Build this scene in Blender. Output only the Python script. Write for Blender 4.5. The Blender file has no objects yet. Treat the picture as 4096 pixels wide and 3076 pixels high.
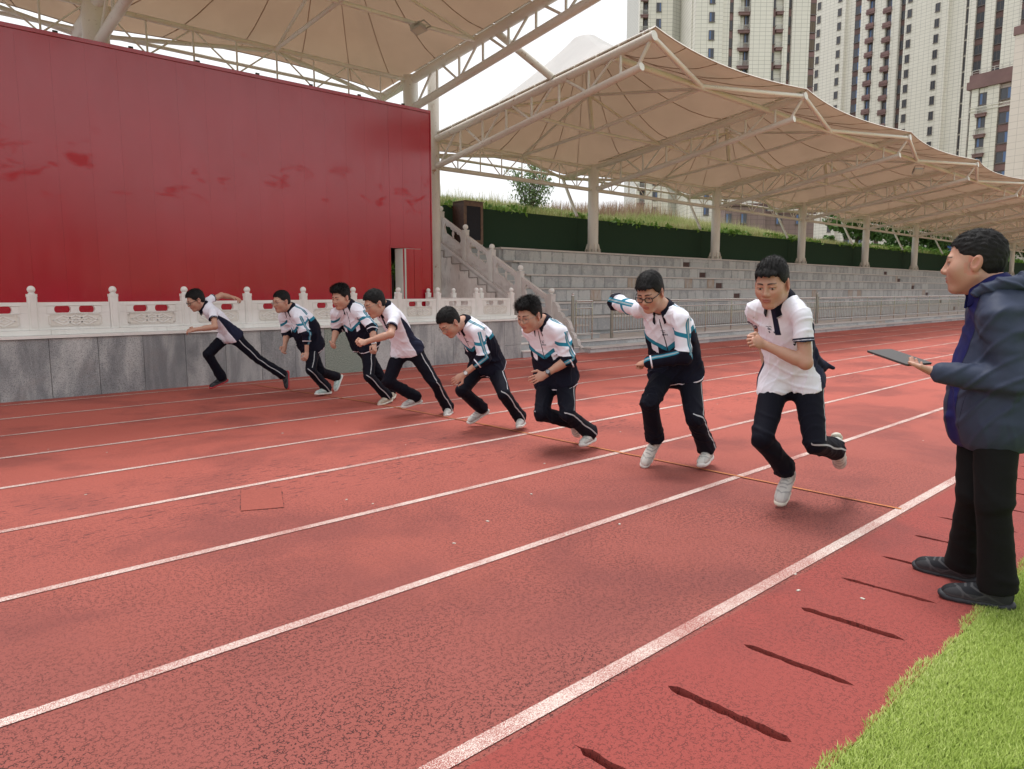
import bpy, bmesh, math, random
import numpy as np
from mathutils import Vector, Matrix, Quaternion, noise
from mathutils.bvhtree import BVHTree
SC = bpy.context.scene
COL = SC.collection
RD = math.radians
rnd = random.Random(7)

# ------------------------------------------------------------------ camera
cam_d = bpy.data.cameras.new('camera'); cam = bpy.data.objects.new('camera', cam_d); COL.objects.link(cam)
cam.location = (0, 0, 1.465)
cam.rotation_euler = (RD(90 - 7.155), RD(0.087), RD(-43.547))
cam_d.sensor_width = 36; cam_d.sensor_fit = 'HORIZONTAL'; cam_d.lens = 2952.4 / 4096 * 36
cam_d.clip_start = 0.05; cam_d.clip_end = 3000
SC.camera = cam
# ------------------------------------------------------------------ sky, sun, exposure
SUN_AZ, SUN_EL = 18.0, 73.0          # compass angle from +Y towards +X, elevation
W = bpy.data.worlds.new('World'); SC.world = W; W.use_nodes = True
wn, wl = W.node_tree.nodes, W.node_tree.links
wn.clear()
sky = wn.new('ShaderNodeTexSky'); sky.sky_type = 'NISHITA'; sky.sun_disc = False
sky.sun_elevation = RD(SUN_EL); sky.sun_rotation = RD(SUN_AZ); sky.air_density = 1.0; sky.dust_density = 4.0; sky.ozone_density = 1.0
hsv = wn.new('ShaderNodeHueSaturation'); hsv.inputs['Saturation'].default_value = 0.10; hsv.inputs['Value'].default_value = 1.0
mxs = wn.new('ShaderNodeMix'); mxs.data_type = 'RGBA'; mxs.inputs['Factor'].default_value = 0.60
mxs.inputs['B'].default_value = (10.5, 10.6, 10.9, 1)      # bright even cloud cover
bg = wn.new('ShaderNodeBackground'); bg.inputs['Strength'].default_value = 0.094
wo = wn.new('ShaderNodeOutputWorld')
wl.new(sky.outputs['Color'], hsv.inputs['Color']); wl.new(hsv.outputs['Color'], mxs.inputs['A'])
wl.new(mxs.outputs['Result'], bg.inputs['Color']); wl.new(bg.outputs['Background'], wo.inputs['Surface'])
sun_d = bpy.data.lights.new('sun', 'SUN'); sun_d.energy = 1.7; sun_d.angle = RD(20); sun_d.color = (1, 0.98, 0.955)
sun = bpy.data.objects.new('sun', sun_d); COL.objects.link(sun); sun.location = (0, 0, 40)
_sd = Vector((math.sin(RD(SUN_AZ)) * math.cos(RD(SUN_EL)), math.cos(RD(SUN_AZ)) * math.cos(RD(SUN_EL)), math.sin(RD(SUN_EL))))
sun.rotation_euler = _sd.to_track_quat('Z', 'Y').to_euler()
vs = SC.view_settings
vs.view_transform = 'Standard'; vs.look = 'None'; vs.gamma = 1; vs.use_curve_mapping = False; vs.exposure = 0.6
SC.cycles.max_bounces = 8; SC.cycles.transparent_max_bounces = 12

# ------------------------------------------------------------------ object helpers
def tag(o, label=None, cat=None, group=None, kind=None):
    if label: o['label'] = label
    if cat: o['category'] = cat
    if group: o['group'] = group
    if kind: o['kind'] = kind
    return o
def thing(name, label, cat, loc=(0, 0, 0), group=None):
    o = bpy.data.objects.new(name, None); o.location = loc; COL.objects.link(o); o.empty_display_size = .2
    return tag(o, label, cat, group)
def par(o, parent):
    if parent is None: return o
    o.parent = parent
    p = parent; inv = Matrix.Identity(4)
    if p.type == 'EMPTY': inv = Matrix.Translation(-p.location)
    elif p.get('_rel'): inv = p.matrix_basis.inverted()
    else: inv = p.matrix_basis.inverted()
    o.matrix_parent_inverse = inv
    return o
def mesh_obj(name, me, mats=None, parent=None, mw=None):
    if mats is not None and len(me.materials) == 0:
        for m in (mats if isinstance(mats, (list, tuple)) else [mats]): me.materials.append(m)
    o = bpy.data.objects.new(name, me); COL.objects.link(o)
    if mw is not None: o.matrix_basis = mw
    return par(o, parent)
class MB:
    """collects polygons, builds one mesh object"""
    def __init__(s): s.v = []; s.f = []; s.m = []; s.sm = []
    def add(s, vs_, fs_, m=0, smooth=False):
        b = len(s.v); s.v += [tuple(v) for v in vs_]
        for f in fs_: s.f.append([b + i for i in f]); s.m.append(m); s.sm.append(smooth)
        return s
    def box(s, x0, x1, y0, y1, z0, z1, m=0, M=None):
        vs_ = [Vector(p) for p in ((x0,y0,z0),(x1,y0,z0),(x1,y1,z0),(x0,y1,z0),(x0,y0,z1),(x1,y0,z1),(x1,y1,z1),(x0,y1,z1))]
        if M is not None: vs_ = [M @ v for v in vs_]
        return s.add(vs_, [(3,2,1,0),(4,5,6,7),(0,1,5,4),(1,2,6,5),(2,3,7,6),(3,0,4,7)], m)
    def prism(s, poly, a0, a1, ax='y', m=0, M=None):
        # poly in the two other axes; extruded along ax from a0 to a1
        def P(p, a):
            v = Vector((p[0], a, p[1])) if ax == 'y' else (Vector((a, p[0], p[1])) if ax == 'x' else Vector((p[0], p[1], a)))
            return M @ v if M is not None else v
        n = len(poly)
        vs_ = [P(p, a0) for p in poly] + [P(p, a1) for p in poly]
        fs_ = [list(range(n)), list(range(2*n-1, n-1, -1))] + [[i, i+n, (i+1) % n + n, (i+1) % n] for i in range(n)]
        return s.add(vs_, fs_, m)
    def tube(s, pts, r, n=8, m=0, cap=True, smooth=True):
        pts = [Vector(p) for p in pts]; R = r if isinstance(r, (list, tuple)) else [r]*len(pts)
        vs_ = []; up = None
        for i, p in enumerate(pts):
            d = (pts[min(i+1, len(pts)-1)] - pts[max(i-1, 0)]).normalized()
            a = d.orthogonal().normalized() if up is None else (up - d*up.dot(d)).normalized()
            up = a; b = d.cross(a)
            for k in range(n):
                t = 2*math.pi*k/n; vs_.append(p + (a*math.cos(t) + b*math.sin(t))*R[i])
        fs_ = [[i*n+k, i*n+(k+1) % n, (i+1)*n+(k+1) % n, (i+1)*n+k] for i in range(len(pts)-1) for k in range(n)]
        s.add(vs_, fs_, m, smooth)
        if cap:
            b = len(s.v) - len(vs_)
            s.f.append([b+k for k in range(n)][::-1]); s.m.append(m); s.sm.append(False)
            s.f.append([b+(len(pts)-1)*n+k for k in range(n)]); s.m.append(m); s.sm.append(False)
        return s
    def lathe(s, prof, c, n=16, m=0, smooth=True):
        vs_ = [(c[0]+r*math.cos(2*math.pi*k/n), c[1]+r*math.sin(2*math.pi*k/n), c[2]+z) for r, z in prof for k in range(n)]
        fs_ = [[i*n+k, i*n+(k+1) % n, (i+1)*n+(k+1) % n, (i+1)*n+k] for i in range(len(prof)-1) for k in range(n)]
        fs_ += [list(range(n))[::-1], [(len(prof)-1)*n+k for k in range(n)]]
        return s.add(vs_, fs_, m, smooth)
    def mesh(s, name):
        me = bpy.data.meshes.new(name); me.from_pydata(s.v, [], s.f)
        me.polygons.foreach_set('material_index', s.m); me.polygons.foreach_set('use_smooth', s.sm); me.update()
        return me
    def build(s, name, mats, parent=None, mw=None):
        me = s.mesh(name)
        for m in (mats if isinstance(mats, (list, tuple)) else [mats]): me.materials.append(m)
        o = mesh_obj(name, me, None, parent, mw)
        return o
def np_mesh(name, V, F, mats=None, smooth=False):
    """V (n,3) float, F (m,k) int, one polygon size"""
    me = bpy.data.meshes.new(name); k = F.shape[1]
    me.vertices.add(len(V)); me.vertices.foreach_set('co', np.ascontiguousarray(V, np.float32).ravel())
    me.loops.add(F.size); me.loops.foreach_set('vertex_index', np.ascontiguousarray(F, np.int32).ravel())
    me.polygons.add(len(F)); me.polygons.foreach_set('loop_start', np.arange(0, F.size, k, dtype=np.int32))
    me.polygons.foreach_set('loop_total', np.full(len(F), k, np.int32))
    me.polygons.foreach_set('use_smooth', np.full(len(F), smooth, bool))
    me.update(calc_edges=True)
    if mats: [me.materials.append(m) for m in (mats if isinstance(mats, (list, tuple)) else [mats])]
    return me
UNIT = {}
def unit_cyl(mat, n=12):
    key = (mat.name, n)
    if key not in UNIT:
        b = MB(); b.tube([(0,0,0),(0,0,1)], 1.0, n); me = b.mesh('pipe'); me.materials.append(mat); UNIT[key] = me
    return UNIT[key]
def pipe(name, a, b, r, mat, parent, n=12):
    a, b = Vector(a), Vector(b); d = b - a
    q = d.to_track_quat('Z', 'Y')
    mw = Matrix.Translation(a) @ q.to_matrix().to_4x4() @ Matrix.Diagonal((r, r, d.length, 1))
    return mesh_obj(name, unit_cyl(mat, n), None, parent, mw)
def inst(name, me, parent, loc=(0,0,0), M=None):
    mw = Matrix.Translation(Vector(loc)) if M is None else M
    return mesh_obj(name, me, None, parent, mw)

# ------------------------------------------------------------------ material helpers
class NT:
    def __init__(s, name):
        s.m = bpy.data.materials.new(name); s.m.use_nodes = True; s.n = s.m.node_tree.nodes; s.l = s.m.node_tree.links
        s.b = s.n['Principled BSDF']; s.out = s.n['Material Output']
    def new(s, t, **kw):
        o = s.n.new(t)
        for k, v in kw.items(): setattr(o, k, v)
        return o
    def link(s, a, b): s.l.new(a, b)
    def pos(s):
        return s.new('ShaderNodeNewGeometry').outputs['Position']
    def obj(s): return s.new('ShaderNodeTexCoord').outputs['Object']
    def mapping(s, src, scale=(1,1,1), rot=(0,0,0), loc=(0,0,0)):
        o = s.new('ShaderNodeMapping'); o.inputs['Scale'].default_value = scale; o.inputs['Rotation'].default_value = rot; o.inputs['Location'].default_value = loc
        s.link(src, o.inputs['Vector']); return o.outputs['Vector']
    def noise(s, src, scale, detail=4, rough=.55, dist=0):
        o = s.new('ShaderNodeTexNoise'); o.inputs['Scale'].default_value = scale; o.inputs['Detail'].default_value = detail
        o.inputs['Roughness'].default_value = rough; o.inputs['Distortion'].default_value = dist
        s.link(src, o.inputs['Vector']); return o.outputs['Fac']
    def ramp(s, fac, stops, interp='LINEAR'):
        o = s.new('ShaderNodeValToRGB'); o.color_ramp.interpolation = interp
        e = o.color_ramp.elements
        while len(e) < len(stops): e.new(0.5)
        for i, (p, c) in enumerate(stops):
            e[i].position = p; e[i].color = c if isinstance(c, tuple) and len(c) == 4 else ((*c, 1) if isinstance(c, tuple) else (c, c, c, 1))
        s.link(fac, o.inputs['Fac']); return o.outputs['Color']
    def mix(s, fac, a, b, blend='MIX'):
        o = s.new('ShaderNodeMix', data_type='RGBA', blend_type=blend)
        for v, i in ((fac, 'Factor'), (a, 'A'), (b, 'B')):
            if isinstance(v, (int, float)): o.inputs[i].default_value = v
            elif isinstance(v, tuple): o.inputs[i].default_value = (*v[:3], 1)
            else: s.link(v, o.inputs[i])
        return o.outputs['Result']
    def math(s, op, a, b=0.0, c=None, clamp=False):
        o = s.new('ShaderNodeMath', operation=op, use_clamp=clamp)
        for i, v in enumerate((a, b) if c is None else (a, b, c)):
            if isinstance(v, (int, float)): o.inputs[i].default_value = v
            else: s.link(v, o.inputs[i])
        return o.outputs[0]
    def bump(s, h, strength=.3, dist=.01):
        o = s.new('ShaderNodeBump'); o.inputs['Strength'].default_value = strength; o.inputs['Distance'].default_value = dist
        s.link(h, o.inputs['Height']); s.link(o.outputs['Normal'], s.b.inputs['Normal']); return o
    def set(s, color=None, rough=None, metal=None, spec=None, **kw):
        for v, i in ((color, 'Base Color'), (rough, 'Roughness'), (metal, 'Metallic'), (spec, 'Specular IOR Level')):
            if v is None: continue
            if isinstance(v, tuple): s.b.inputs[i].default_value = (*v[:3], 1)
            elif isinstance(v, (int, float)): s.b.inputs[i].default_value = v
            else: s.link(v, s.b.inputs[i])
        for k, v in kw.items(): s.b.inputs[k].default_value = v
        return s.m
    def rand(s):
        return s.new('ShaderNodeObjectInfo').outputs['Random']
    def sep(s, v):
        o = s.new('ShaderNodeSeparateXYZ'); s.link(v, o.inputs[0]); return o.outputs
def plain(name, col, rough=.6, metal=0, spec=.5, nscale=None, namp=.15, bump=0):
    t = NT(name)
    if nscale:
        f = t.noise(t.pos(), nscale)
        c = t.mix(t.ramp(f, [(.3, 0.0), (.7, 1.0)]), tuple(x*(1-namp) for x in col), tuple(min(1, x*(1+namp)) for x in col))
        if bump: t.bump(f, bump, .004)
        return t.set(c, rough, metal, spec)
    return t.set(col, rough, metal, spec)
# ------------------------------------------------------------------ materials of the setting
def m_track():
    t = NT('red rubber track'); p = t.pos()
    big = t.noise(p, .45, 3); mid = t.noise(p, 3.2, 5, .6)
    x, y, z = t.sep(p)
    base = t.mix(t.ramp(big, [(.35, 0.0), (.65, 1.0)]), (.295, .076, .056), (.26, .072, .058))
    base = t.mix(t.ramp(mid, [(.38, 0.0), (.72, .55)]), base, (.31, .085, .070))
    far_sheen = t.math('MULTIPLY', t.math('ADD', t.math('MULTIPLY', y, .12), t.math('MULTIPLY', x, .045)), 1.0)
    base = t.mix(t.ramp(far_sheen, [(.40, 0.0), (1.25, 1.0)]), base, (.46, .110, .080))  # far lanes paler: grazing sky sheen put into the base colour
    gr = t.noise(p, 230, 3, .75)
    base = t.mix(t.ramp(gr, [(.34, 0.75), (.5, 0.0)]), base, (.15, .026, .022))
    base = t.mix(t.ramp(gr, [(.58, 0.0), (.8, .35)]), base, (.46, .13, .105))
    # short worn cracks, denser on some stretches
    nv = t.new('ShaderNodeTexNoise'); nv.inputs['Scale'].default_value = 75; nv.inputs['Detail'].default_value = 2; t.link(p, nv.inputs['Vector'])
    vm = t.new('ShaderNodeVectorMath', operation='MULTIPLY_ADD'); t.link(nv.outputs['Color'], vm.inputs[0]); vm.inputs[1].default_value = (.018, .018, 0); t.link(p, vm.inputs[2])
    vo = t.new('ShaderNodeTexVoronoi', feature='DISTANCE_TO_EDGE', voronoi_dimensions='2D'); vo.inputs['Scale'].default_value = 74; t.link(vm.outputs[0], vo.inputs['Vector'])
    line = t.ramp(vo.outputs['Distance'], [(.09, 1.0), (.17, 0.0)])
    brk = t.ramp(t.noise(p, 52, 2), [(.49, 0.0), (.53, 1.0)])
    wear = t.ramp(t.noise(p, 1.1, 4, .6), [(.33, .35), (.60, 1.0)])
    far = t.new('ShaderNodeMapRange'); far.inputs[1].default_value = 2; far.inputs[2].default_value = 9.5; far.inputs[3].default_value = 1; far.inputs[4].default_value = .05
    t.link(y, far.inputs[0])
    fx = t.new('ShaderNodeMapRange'); fx.inputs[1].default_value = 4.5; fx.inputs[2].default_value = 8.5; fx.inputs[3].default_value = 1; fx.inputs[4].default_value = .15
    t.link(x, fx.inputs[0])
    k = t.math('MULTIPLY', t.math('MULTIPLY', line, brk), t.math('MULTIPLY', t.math('MULTIPLY', wear, far.outputs[0]), fx.outputs[0]))
    inner = t.ramp(y, [(1.63, 1.0), (1.66, 0.0)]) if False else t.math('LESS_THAN', y, 1.64)
    k = t.math('MULTIPLY', k, t.math('SUBTRACT', 1.0, t.math('MULTIPLY', inner, .45)))
    base = t.mix(t.math('MULTIPLY', inner, .55), base, (.30, .042, .036))
    base = t.mix(k, base, (.045, .012, .012))
    # bigger torn flakes along the middle lanes
    st = t.noise(p, .75, 5, .62, .4)
    base = t.mix(t.math('MULTIPLY', t.ramp(st, [(.48, 0.0), (.62, .50)]), t.ramp(t.math('ABSOLUTE', t.math('SUBTRACT', y, 4.6)), [(1.2, 1.0), (3.2, .15)])), base, (.155, .040, .036))
    fl = t.noise(t.mapping(p, (.55, 2.6, 1), (0, 0, .25)), 15, 5, .65, .5)
    yb = t.math('MULTIPLY', t.ramp(t.math('ABSOLUTE', t.math('SUBTRACT', y, 5.4)), [(.4, 1.0), (1.6, 0.0)]), t.ramp(t.noise(p, .9, 3), [(.38, 0.0), (.55, 1.0)]))
    base = t.mix(t.math('MULTIPLY', t.ramp(fl, [(.585, 0.0), (.61, 1.0)]), yb), base, (.06, .018, .02))
    t.bump(t.math('SUBTRACT', gr, t.math('MULTIPLY', k, .6)), .55, .006)
    return t.set(base, .78, 0, .35)
def m_line(name, col, thr=.5):
    t = NT(name); p = t.pos()
    gr = t.noise(p, 300, 2, .7); w = t.noise(p, 2.0, 3)
    wa = t.math('ABSOLUTE', t.math('SUBTRACT', t.noise(p, 40, 3, .6, .9), .5))
    sp = t.ramp(t.math('ADD', gr, t.math('MULTIPLY', t.math('SUBTRACT', w, .5), .30)), [(.46, 1.0), (.52, 0.0)])
    sp = t.math('MAXIMUM', sp, t.math('MULTIPLY', t.ramp(wa, [(.01, .8), (.03, 0.0)]), .8))
    c = t.mix(sp, col, (.30, .075, .06))
    t.bump(gr, .5, .005)
    return t.set(c, .8, 0, .25)
def m_granite():
    t = NT('grey granite'); p = t.pos()
    r = t.rand()
    st = t.noise(t.mapping(p, (2.2, 2.2, .55)), 1.5, 6, .6, .6)
    big = t.ramp(t.math('ADD', st, t.math('MULTIPLY', t.math('SUBTRACT', r, .5), .10)), [(.36, (.22, .235, .245)), (.47, (.31, .325, .33)), (.56, (.42, .435, .43)), (.66, (.52, .53, .52))])
    gr = t.noise(p, 95, 3, .7)
    c = t.mix(t.ramp(gr, [(.36, .75), (.5, 0.0)]), big, (.085, .088, .09))
    c = t.mix(t.ramp(gr, [(.57, 0.0), (.72, .45)]), c, (.52, .52, .49))
    br = t.noise(t.mapping(p, (1.3, 1.3, 2.2), (0, 0, 0), (3, 1, 7)), 1.7, 4)
    c = t.mix(t.math('MULTIPLY', t.ramp(br, [(.56, 0.0), (.74, .5)]), t.ramp(t.sep(p)[2], [(.1, 1.0), (.75, 0.0)])), c, (.24, .185, .16))
    t.bump(gr, .15, .003)
    return t.set(c, t.ramp(st, [(.3, .35), (.7, .6)]), 0, .5)
def m_marble(name, a, b, dirt=.25, rough=.55):
    t = NT(name); p = t.pos()
    f = t.noise(p, 2.2, 6, .6, .4); g = t.noise(t.mapping(p, (3, 3, .7)), 4, 4, .6)
    c = t.mix(t.ramp(f, [(.35, 0.0), (.7, 1.0)]), a, b)
    c = t.mix(t.math('MULTIPLY', t.ramp(g, [(.55, 0.0), (.75, 1.0)]), dirt), c, tuple(x*.62 for x in a))
    t.bump(t.noise(p, 60, 3), .12, .004)
    return t.set(c, rough, 0, .4)
def m_stone():
    t = NT('grey stone block'); p = t.pos(); r = t.rand()
    gx, gy, gz = t.sep(t.new('ShaderNodeTexCoord').outputs['Generated'])
    f = t.noise(p, 7.5, 6, .62, 1.4); g = t.noise(t.mapping(p, (5, 5, 1.0)), 2.4, 4, .6, .3)
    ed = lambda v: t.math('SUBTRACT', .5, t.math('ABSOLUTE', t.math('SUBTRACT', v, .5)))
    bd = t.math('MINIMUM', ed(gx), t.math('MULTIPLY', t.math('SUBTRACT', 1.0, gz), .8))
    k = t.ramp(t.math('ADD', t.math('ADD', t.math('ADD', bd, .03), t.math('MULTIPLY', t.math('SUBTRACT', f, .5), .75)), t.math('MULTIPLY', t.math('SUBTRACT', r, .5), .35)), [(.15, 0.0), (.19, .85), (.24, 1.0)])
    base = t.mix(r, (.40, .405, .41), (.52, .525, .52))
    c = t.mix(k, t.mix(.50, base, (.29, .295, .31)), base)
    c = t.mix(t.ramp(t.math('ABSOLUTE', t.math('SUBTRACT', f, .56)), [(.008, .45), (.03, 0.0)]), c, (.62, .61, .57))
    c = t.mix(t.ramp(g, [(.58, 0.0), (.76, .5)]), c, (.20, .20, .20))
    rr = t.ramp(t.math('FRACT', t.math('MULTIPLY', r, 13.7)), [(.93, 0.0), (.95, 1.0)])
    c = t.mix(t.math('MULTIPLY', rr, t.ramp(g, [(.4, .3), (.6, .85)])), c, (.40, .29, .215))
    t.bump(t.noise(p, 22, 4), .3, .01)
    return t.set(c, .75, 0, .3)
def m_red():
    t = NT('glossy red panel'); p = t.pos()
    f = t.noise(p, .8, 4, .6); r = t.rand()
    c = t.mix(t.ramp(f, [(.3, 0.0), (.7, 1.0)]), (.37, .004, .017), (.42, .0055, .021))
    c = t.mix(t.math('MULTIPLY', r, .25), c, (.37, .0045, .014))
    sm = t.noise(t.mapping(p, (1.6, 1, .6)), 2.6, 5, .6, .5)
    t.bump(t.math('ADD', t.noise(p, .55, 2), t.math('MULTIPLY', t.noise(p, 120, 2), .006)), .10, .05)
    mk = t.math('MULTIPLY', t.ramp(t.noise(t.mapping(p, (1.3, 1, 2.2)), 1.35, 3, .55, .4), [(.60, 0.0), (.72, .8)]), t.ramp(t.math('ABSOLUTE', t.math('SUBTRACT', t.sep(p)[2], 3.7)), [(.25, 1.0), (.8, 0.0)]))
    t.b.inputs['Coat Weight'].default_value = 0.0
    sp = t.new('ShaderNodeMapRange'); sp.inputs[3].default_value = .95; sp.inputs[4].default_value = .25; t.link(mk, sp.inputs[0])
    return t.set(t.mix(mk, c, (.43, .004, .011)), t.ramp(sm, [(.35, .20), (.70, .25)]), 0, sp.outputs[0])
def m_paint(name='cream painted steel', rust=.66, col=(.74, .72, .67)):
    t = NT(name); p = t.pos()
    f = t.noise(p, 4.5, 6, .72, .6); g = t.noise(p, 17, 5, .7); b = t.noise(p, .7, 3)
    c = t.mix(t.ramp(b, [(.35, 0.0), (.7, 1.0)]), col, tuple(x*.86 for x in col))
    c = t.mix(t.ramp(g, [(.62, 0.0), (.72, .75)]), c, (.19, .125, .085))
    k = t.math('MULTIPLY', t.ramp(f, [(rust, 0.0), (rust+.07, 1.0)]), t.ramp(g, [(.40, .25), (.55, 1.0)]))
    c = t.mix(k, c, (.30, .145, .07))
    t.bump(g, .15, .004)
    return t.set(c, .5, 0, .4)
def m_membrane(name, top, trans, mixf=.5):
    t = NT(name); p = t.pos()
    f = t.noise(p, .6, 5, .6, .5)
    tr = t.new('ShaderNodeBsdfTranslucent'); df = t.new('ShaderNodeBsdfDiffuse'); mx = t.new('ShaderNodeMixShader')
    t.link(t.mix(t.ramp(f, [(.3, 0.0), (.75, 1.0)]), tuple(x*.90 for x in trans), trans), tr.inputs['Color'])
    t.link(t.mix(t.ramp(f, [(.3, 0.0), (.75, 1.0)]), tuple(x*.88 for x in top), top), df.inputs['Color'])
    mx.inputs[0].default_value = mixf
    t.link(df.outputs[0], mx.inputs[1]); t.link(tr.outputs[0], mx.inputs[2]); t.link(mx.outputs[0], t.out.inputs['Surface'])
    t.n.remove(t.b)
    return t.m
def m_tile(name, a, b, sx=.9, sz=.6, joint=.55):
    t = NT(name); p = t.obj()
    br = t.new('ShaderNodeTexBrick'); br.offset = 0; br.inputs['Scale'].default_value = 1
    br.inputs['Brick Width'].default_value = sx; br.inputs['Row Height'].default_value = sz
    br.inputs['Mortar Size'].default_value = .03; br.inputs['Mortar Smooth'].default_value = .3
    br.inputs['Color1'].default_value = (*a, 1); br.inputs['Color2'].default_value = (*b, 1); br.inputs['Mortar'].default_value = (*[x*joint for x in a], 1)
    xyz = t.sep(p); cb = t.new('ShaderNodeCombineXYZ')
    t.link(t.math('ADD', xyz[0], xyz[1]), cb.inputs[0]); t.link(xyz[2], cb.inputs[1]); t.link(cb.outputs[0], br.inputs['Vector'])
    f = t.noise(t.mapping(p, (1, 1, .3)), .35, 3)
    c = t.mix(t.ramp(f, [(.4, 0.0), (.7, .18)]), br.outputs['Color'], tuple(x*.75 for x in a))
    return t.set(c, .6, 0, .3)
def m_leaf(name, cols, rough=.6, trans=.25):
    t = NT(name); r = t.new('ShaderNodeAttribute'); r.attribute_name = 'rv'
    st = [(i/(max(1, len(cols)-1)), c) for i, c in enumerate(cols)]
    c = t.ramp(r.outputs['Fac'], st)
    tr = t.new('ShaderNodeBsdfTranslucent'); mx = t.new('ShaderNodeMixShader'); mx.inputs[0].default_value = trans
    t.link(c, tr.inputs['Color']); t.set(c, rough, 0, .25)
    t.link(t.b.outputs[0], mx.inputs[1]); t.link(tr.outputs[0], mx.inputs[2]); t.link(mx.outputs[0], t.out.inputs['Surface'])
    return t.m
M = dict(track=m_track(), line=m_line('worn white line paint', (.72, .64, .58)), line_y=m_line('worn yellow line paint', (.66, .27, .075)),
    granite=m_granite(), marble=m_marble('white marble', (.71, .69, .65), (.79, .775, .745), .25), marble_carve=m_marble('dusty carved marble', (.64, .60, .54), (.71, .68, .62), .4),
    stairm=m_marble('pinkish stair stone', (.54, .48, .46), (.63, .585, .56), .4), plaster=m_marble('stained pink plaster', (.58, .49, .46), (.74, .68, .65), 1.0, .8),
    riser=m_marble('grey step stone', (.36, .37, .38), (.47, .475, .475), .4, .7), tread=m_marble('pale step stone', (.55, .505, .475), (.62, .58, .55), .4, .7),
    stone=m_stone(), red=m_red(), paint=m_paint(), paintr=m_paint('rusty painted steel', .60, (.70, .66, .59)), paintw=m_paint('white painted steel', .68, (.82, .81, .78)),
    memb=m_membrane('tan fabric membrane', (.44, .375, .305), (.52, .365, .262), .53), memw=m_membrane('white fabric membrane', (.93, .93, .92), (.88, .86, .82), .48),
    seam=plain('dark fabric seam', (.36, .25, .19), .8), grn=plain('dark green turf cladding', (.028, .054, .034), .95, 0, .1, 70, .5, .4),
    steel=plain('stainless steel', (.56, .56, .54), .24, 1.0), steel_d=plain('weathered steel post', (.34, .335, .29), .42, .9),
    wood=plain('brown cabinet wood', (.075, .034, .026), .45, 0, .5, 14, .3), woodf=plain('brown cabinet frame', (.13, .068, .042), .5, 0, .5, 9, .3), mesh_d=plain('dark speaker cloth', (.028, .029, .036), .9, 0, .2, 160, .4),
    cream=m_tile('cream wall tiles', (.80, .77, .69), (.77, .74, .66)), grey=m_tile('shaded cream wall tiles', (.60, .59, .54), (.58, .57, .52)), pinkw=m_tile('pale pink wall tiles', (.78, .69, .63), (.76, .67, .61), 1.0, .8, .7),  # grey: cream tiles with the side face's shade put into the colour
    maroon=plain('maroon cladding', (.22, .135, .13), .7, 0, .3, .5, .15), maroon_d=plain('dark maroon cladding', (.15, .092, .086), .7, 0, .3, .5, .15), glass=plain('window glass blue', (.09, .16, .33), .15, 0, .5), glass_d=plain('window glass dark', (.06, .066, .082), .15, 0, .5),
    frame=plain('dark window frame', (.13, .11, .105), .5), louv=plain('brown louvre', (.14, .105, .075), .7), railw=plain('white balcony rail', (.55, .54, .5), .5),
    pale=plain('pale wall paint', (.52, .53, .48), .8), dark=plain('dark door frame', (.028, .03, .025), .7), soil=plain('hill soil', (.17, .18, .08), 1, 0, .1, 1.5, .3), lawnb=plain('turf backing', (.20, .28, .065), 1, 0, .1, 30, .3),  # dark: one even dark colour for door frame and cap brackets
    ground=plain('grey paving ground', (.24, .23, .22), .9, 0, .2, .3, .1), lamp=plain('lamp housing', (.42, .42, .39), .5, 0, .4, 30, .1), lampg=plain('lamp glass', (.55, .54, .46), .25), bluew=plain('blue sheet metal', (.035, .09, .36), .5),
    ivy=m_leaf('ivy leaf', [(.06, .13, .022), (.11, .22, .035), (.19, .34, .06)]), tree=m_leaf('tree leaf', [(.05, .11, .03), (.095, .18, .05), (.16, .27, .08)]),
    shrub=m_leaf('shrub leaf', [(.11, .18, .08), (.17, .25, .11), (.25, .33, .16)]), gras=m_leaf('wild grass', [(.17, .25, .06), (.34, .37, .14), (.52, .47, .28)]),
    grasr=m_leaf('reddish dry grass', [(.26, .15, .11), (.34, .22, .16), (.42, .30, .22)]), turf=m_leaf('turf blade', [(.33, .44, .09), (.47, .58, .15), (.64, .70, .30)], .5, .35), bark=plain('bark', (.12, .095, .07), .9))
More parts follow.
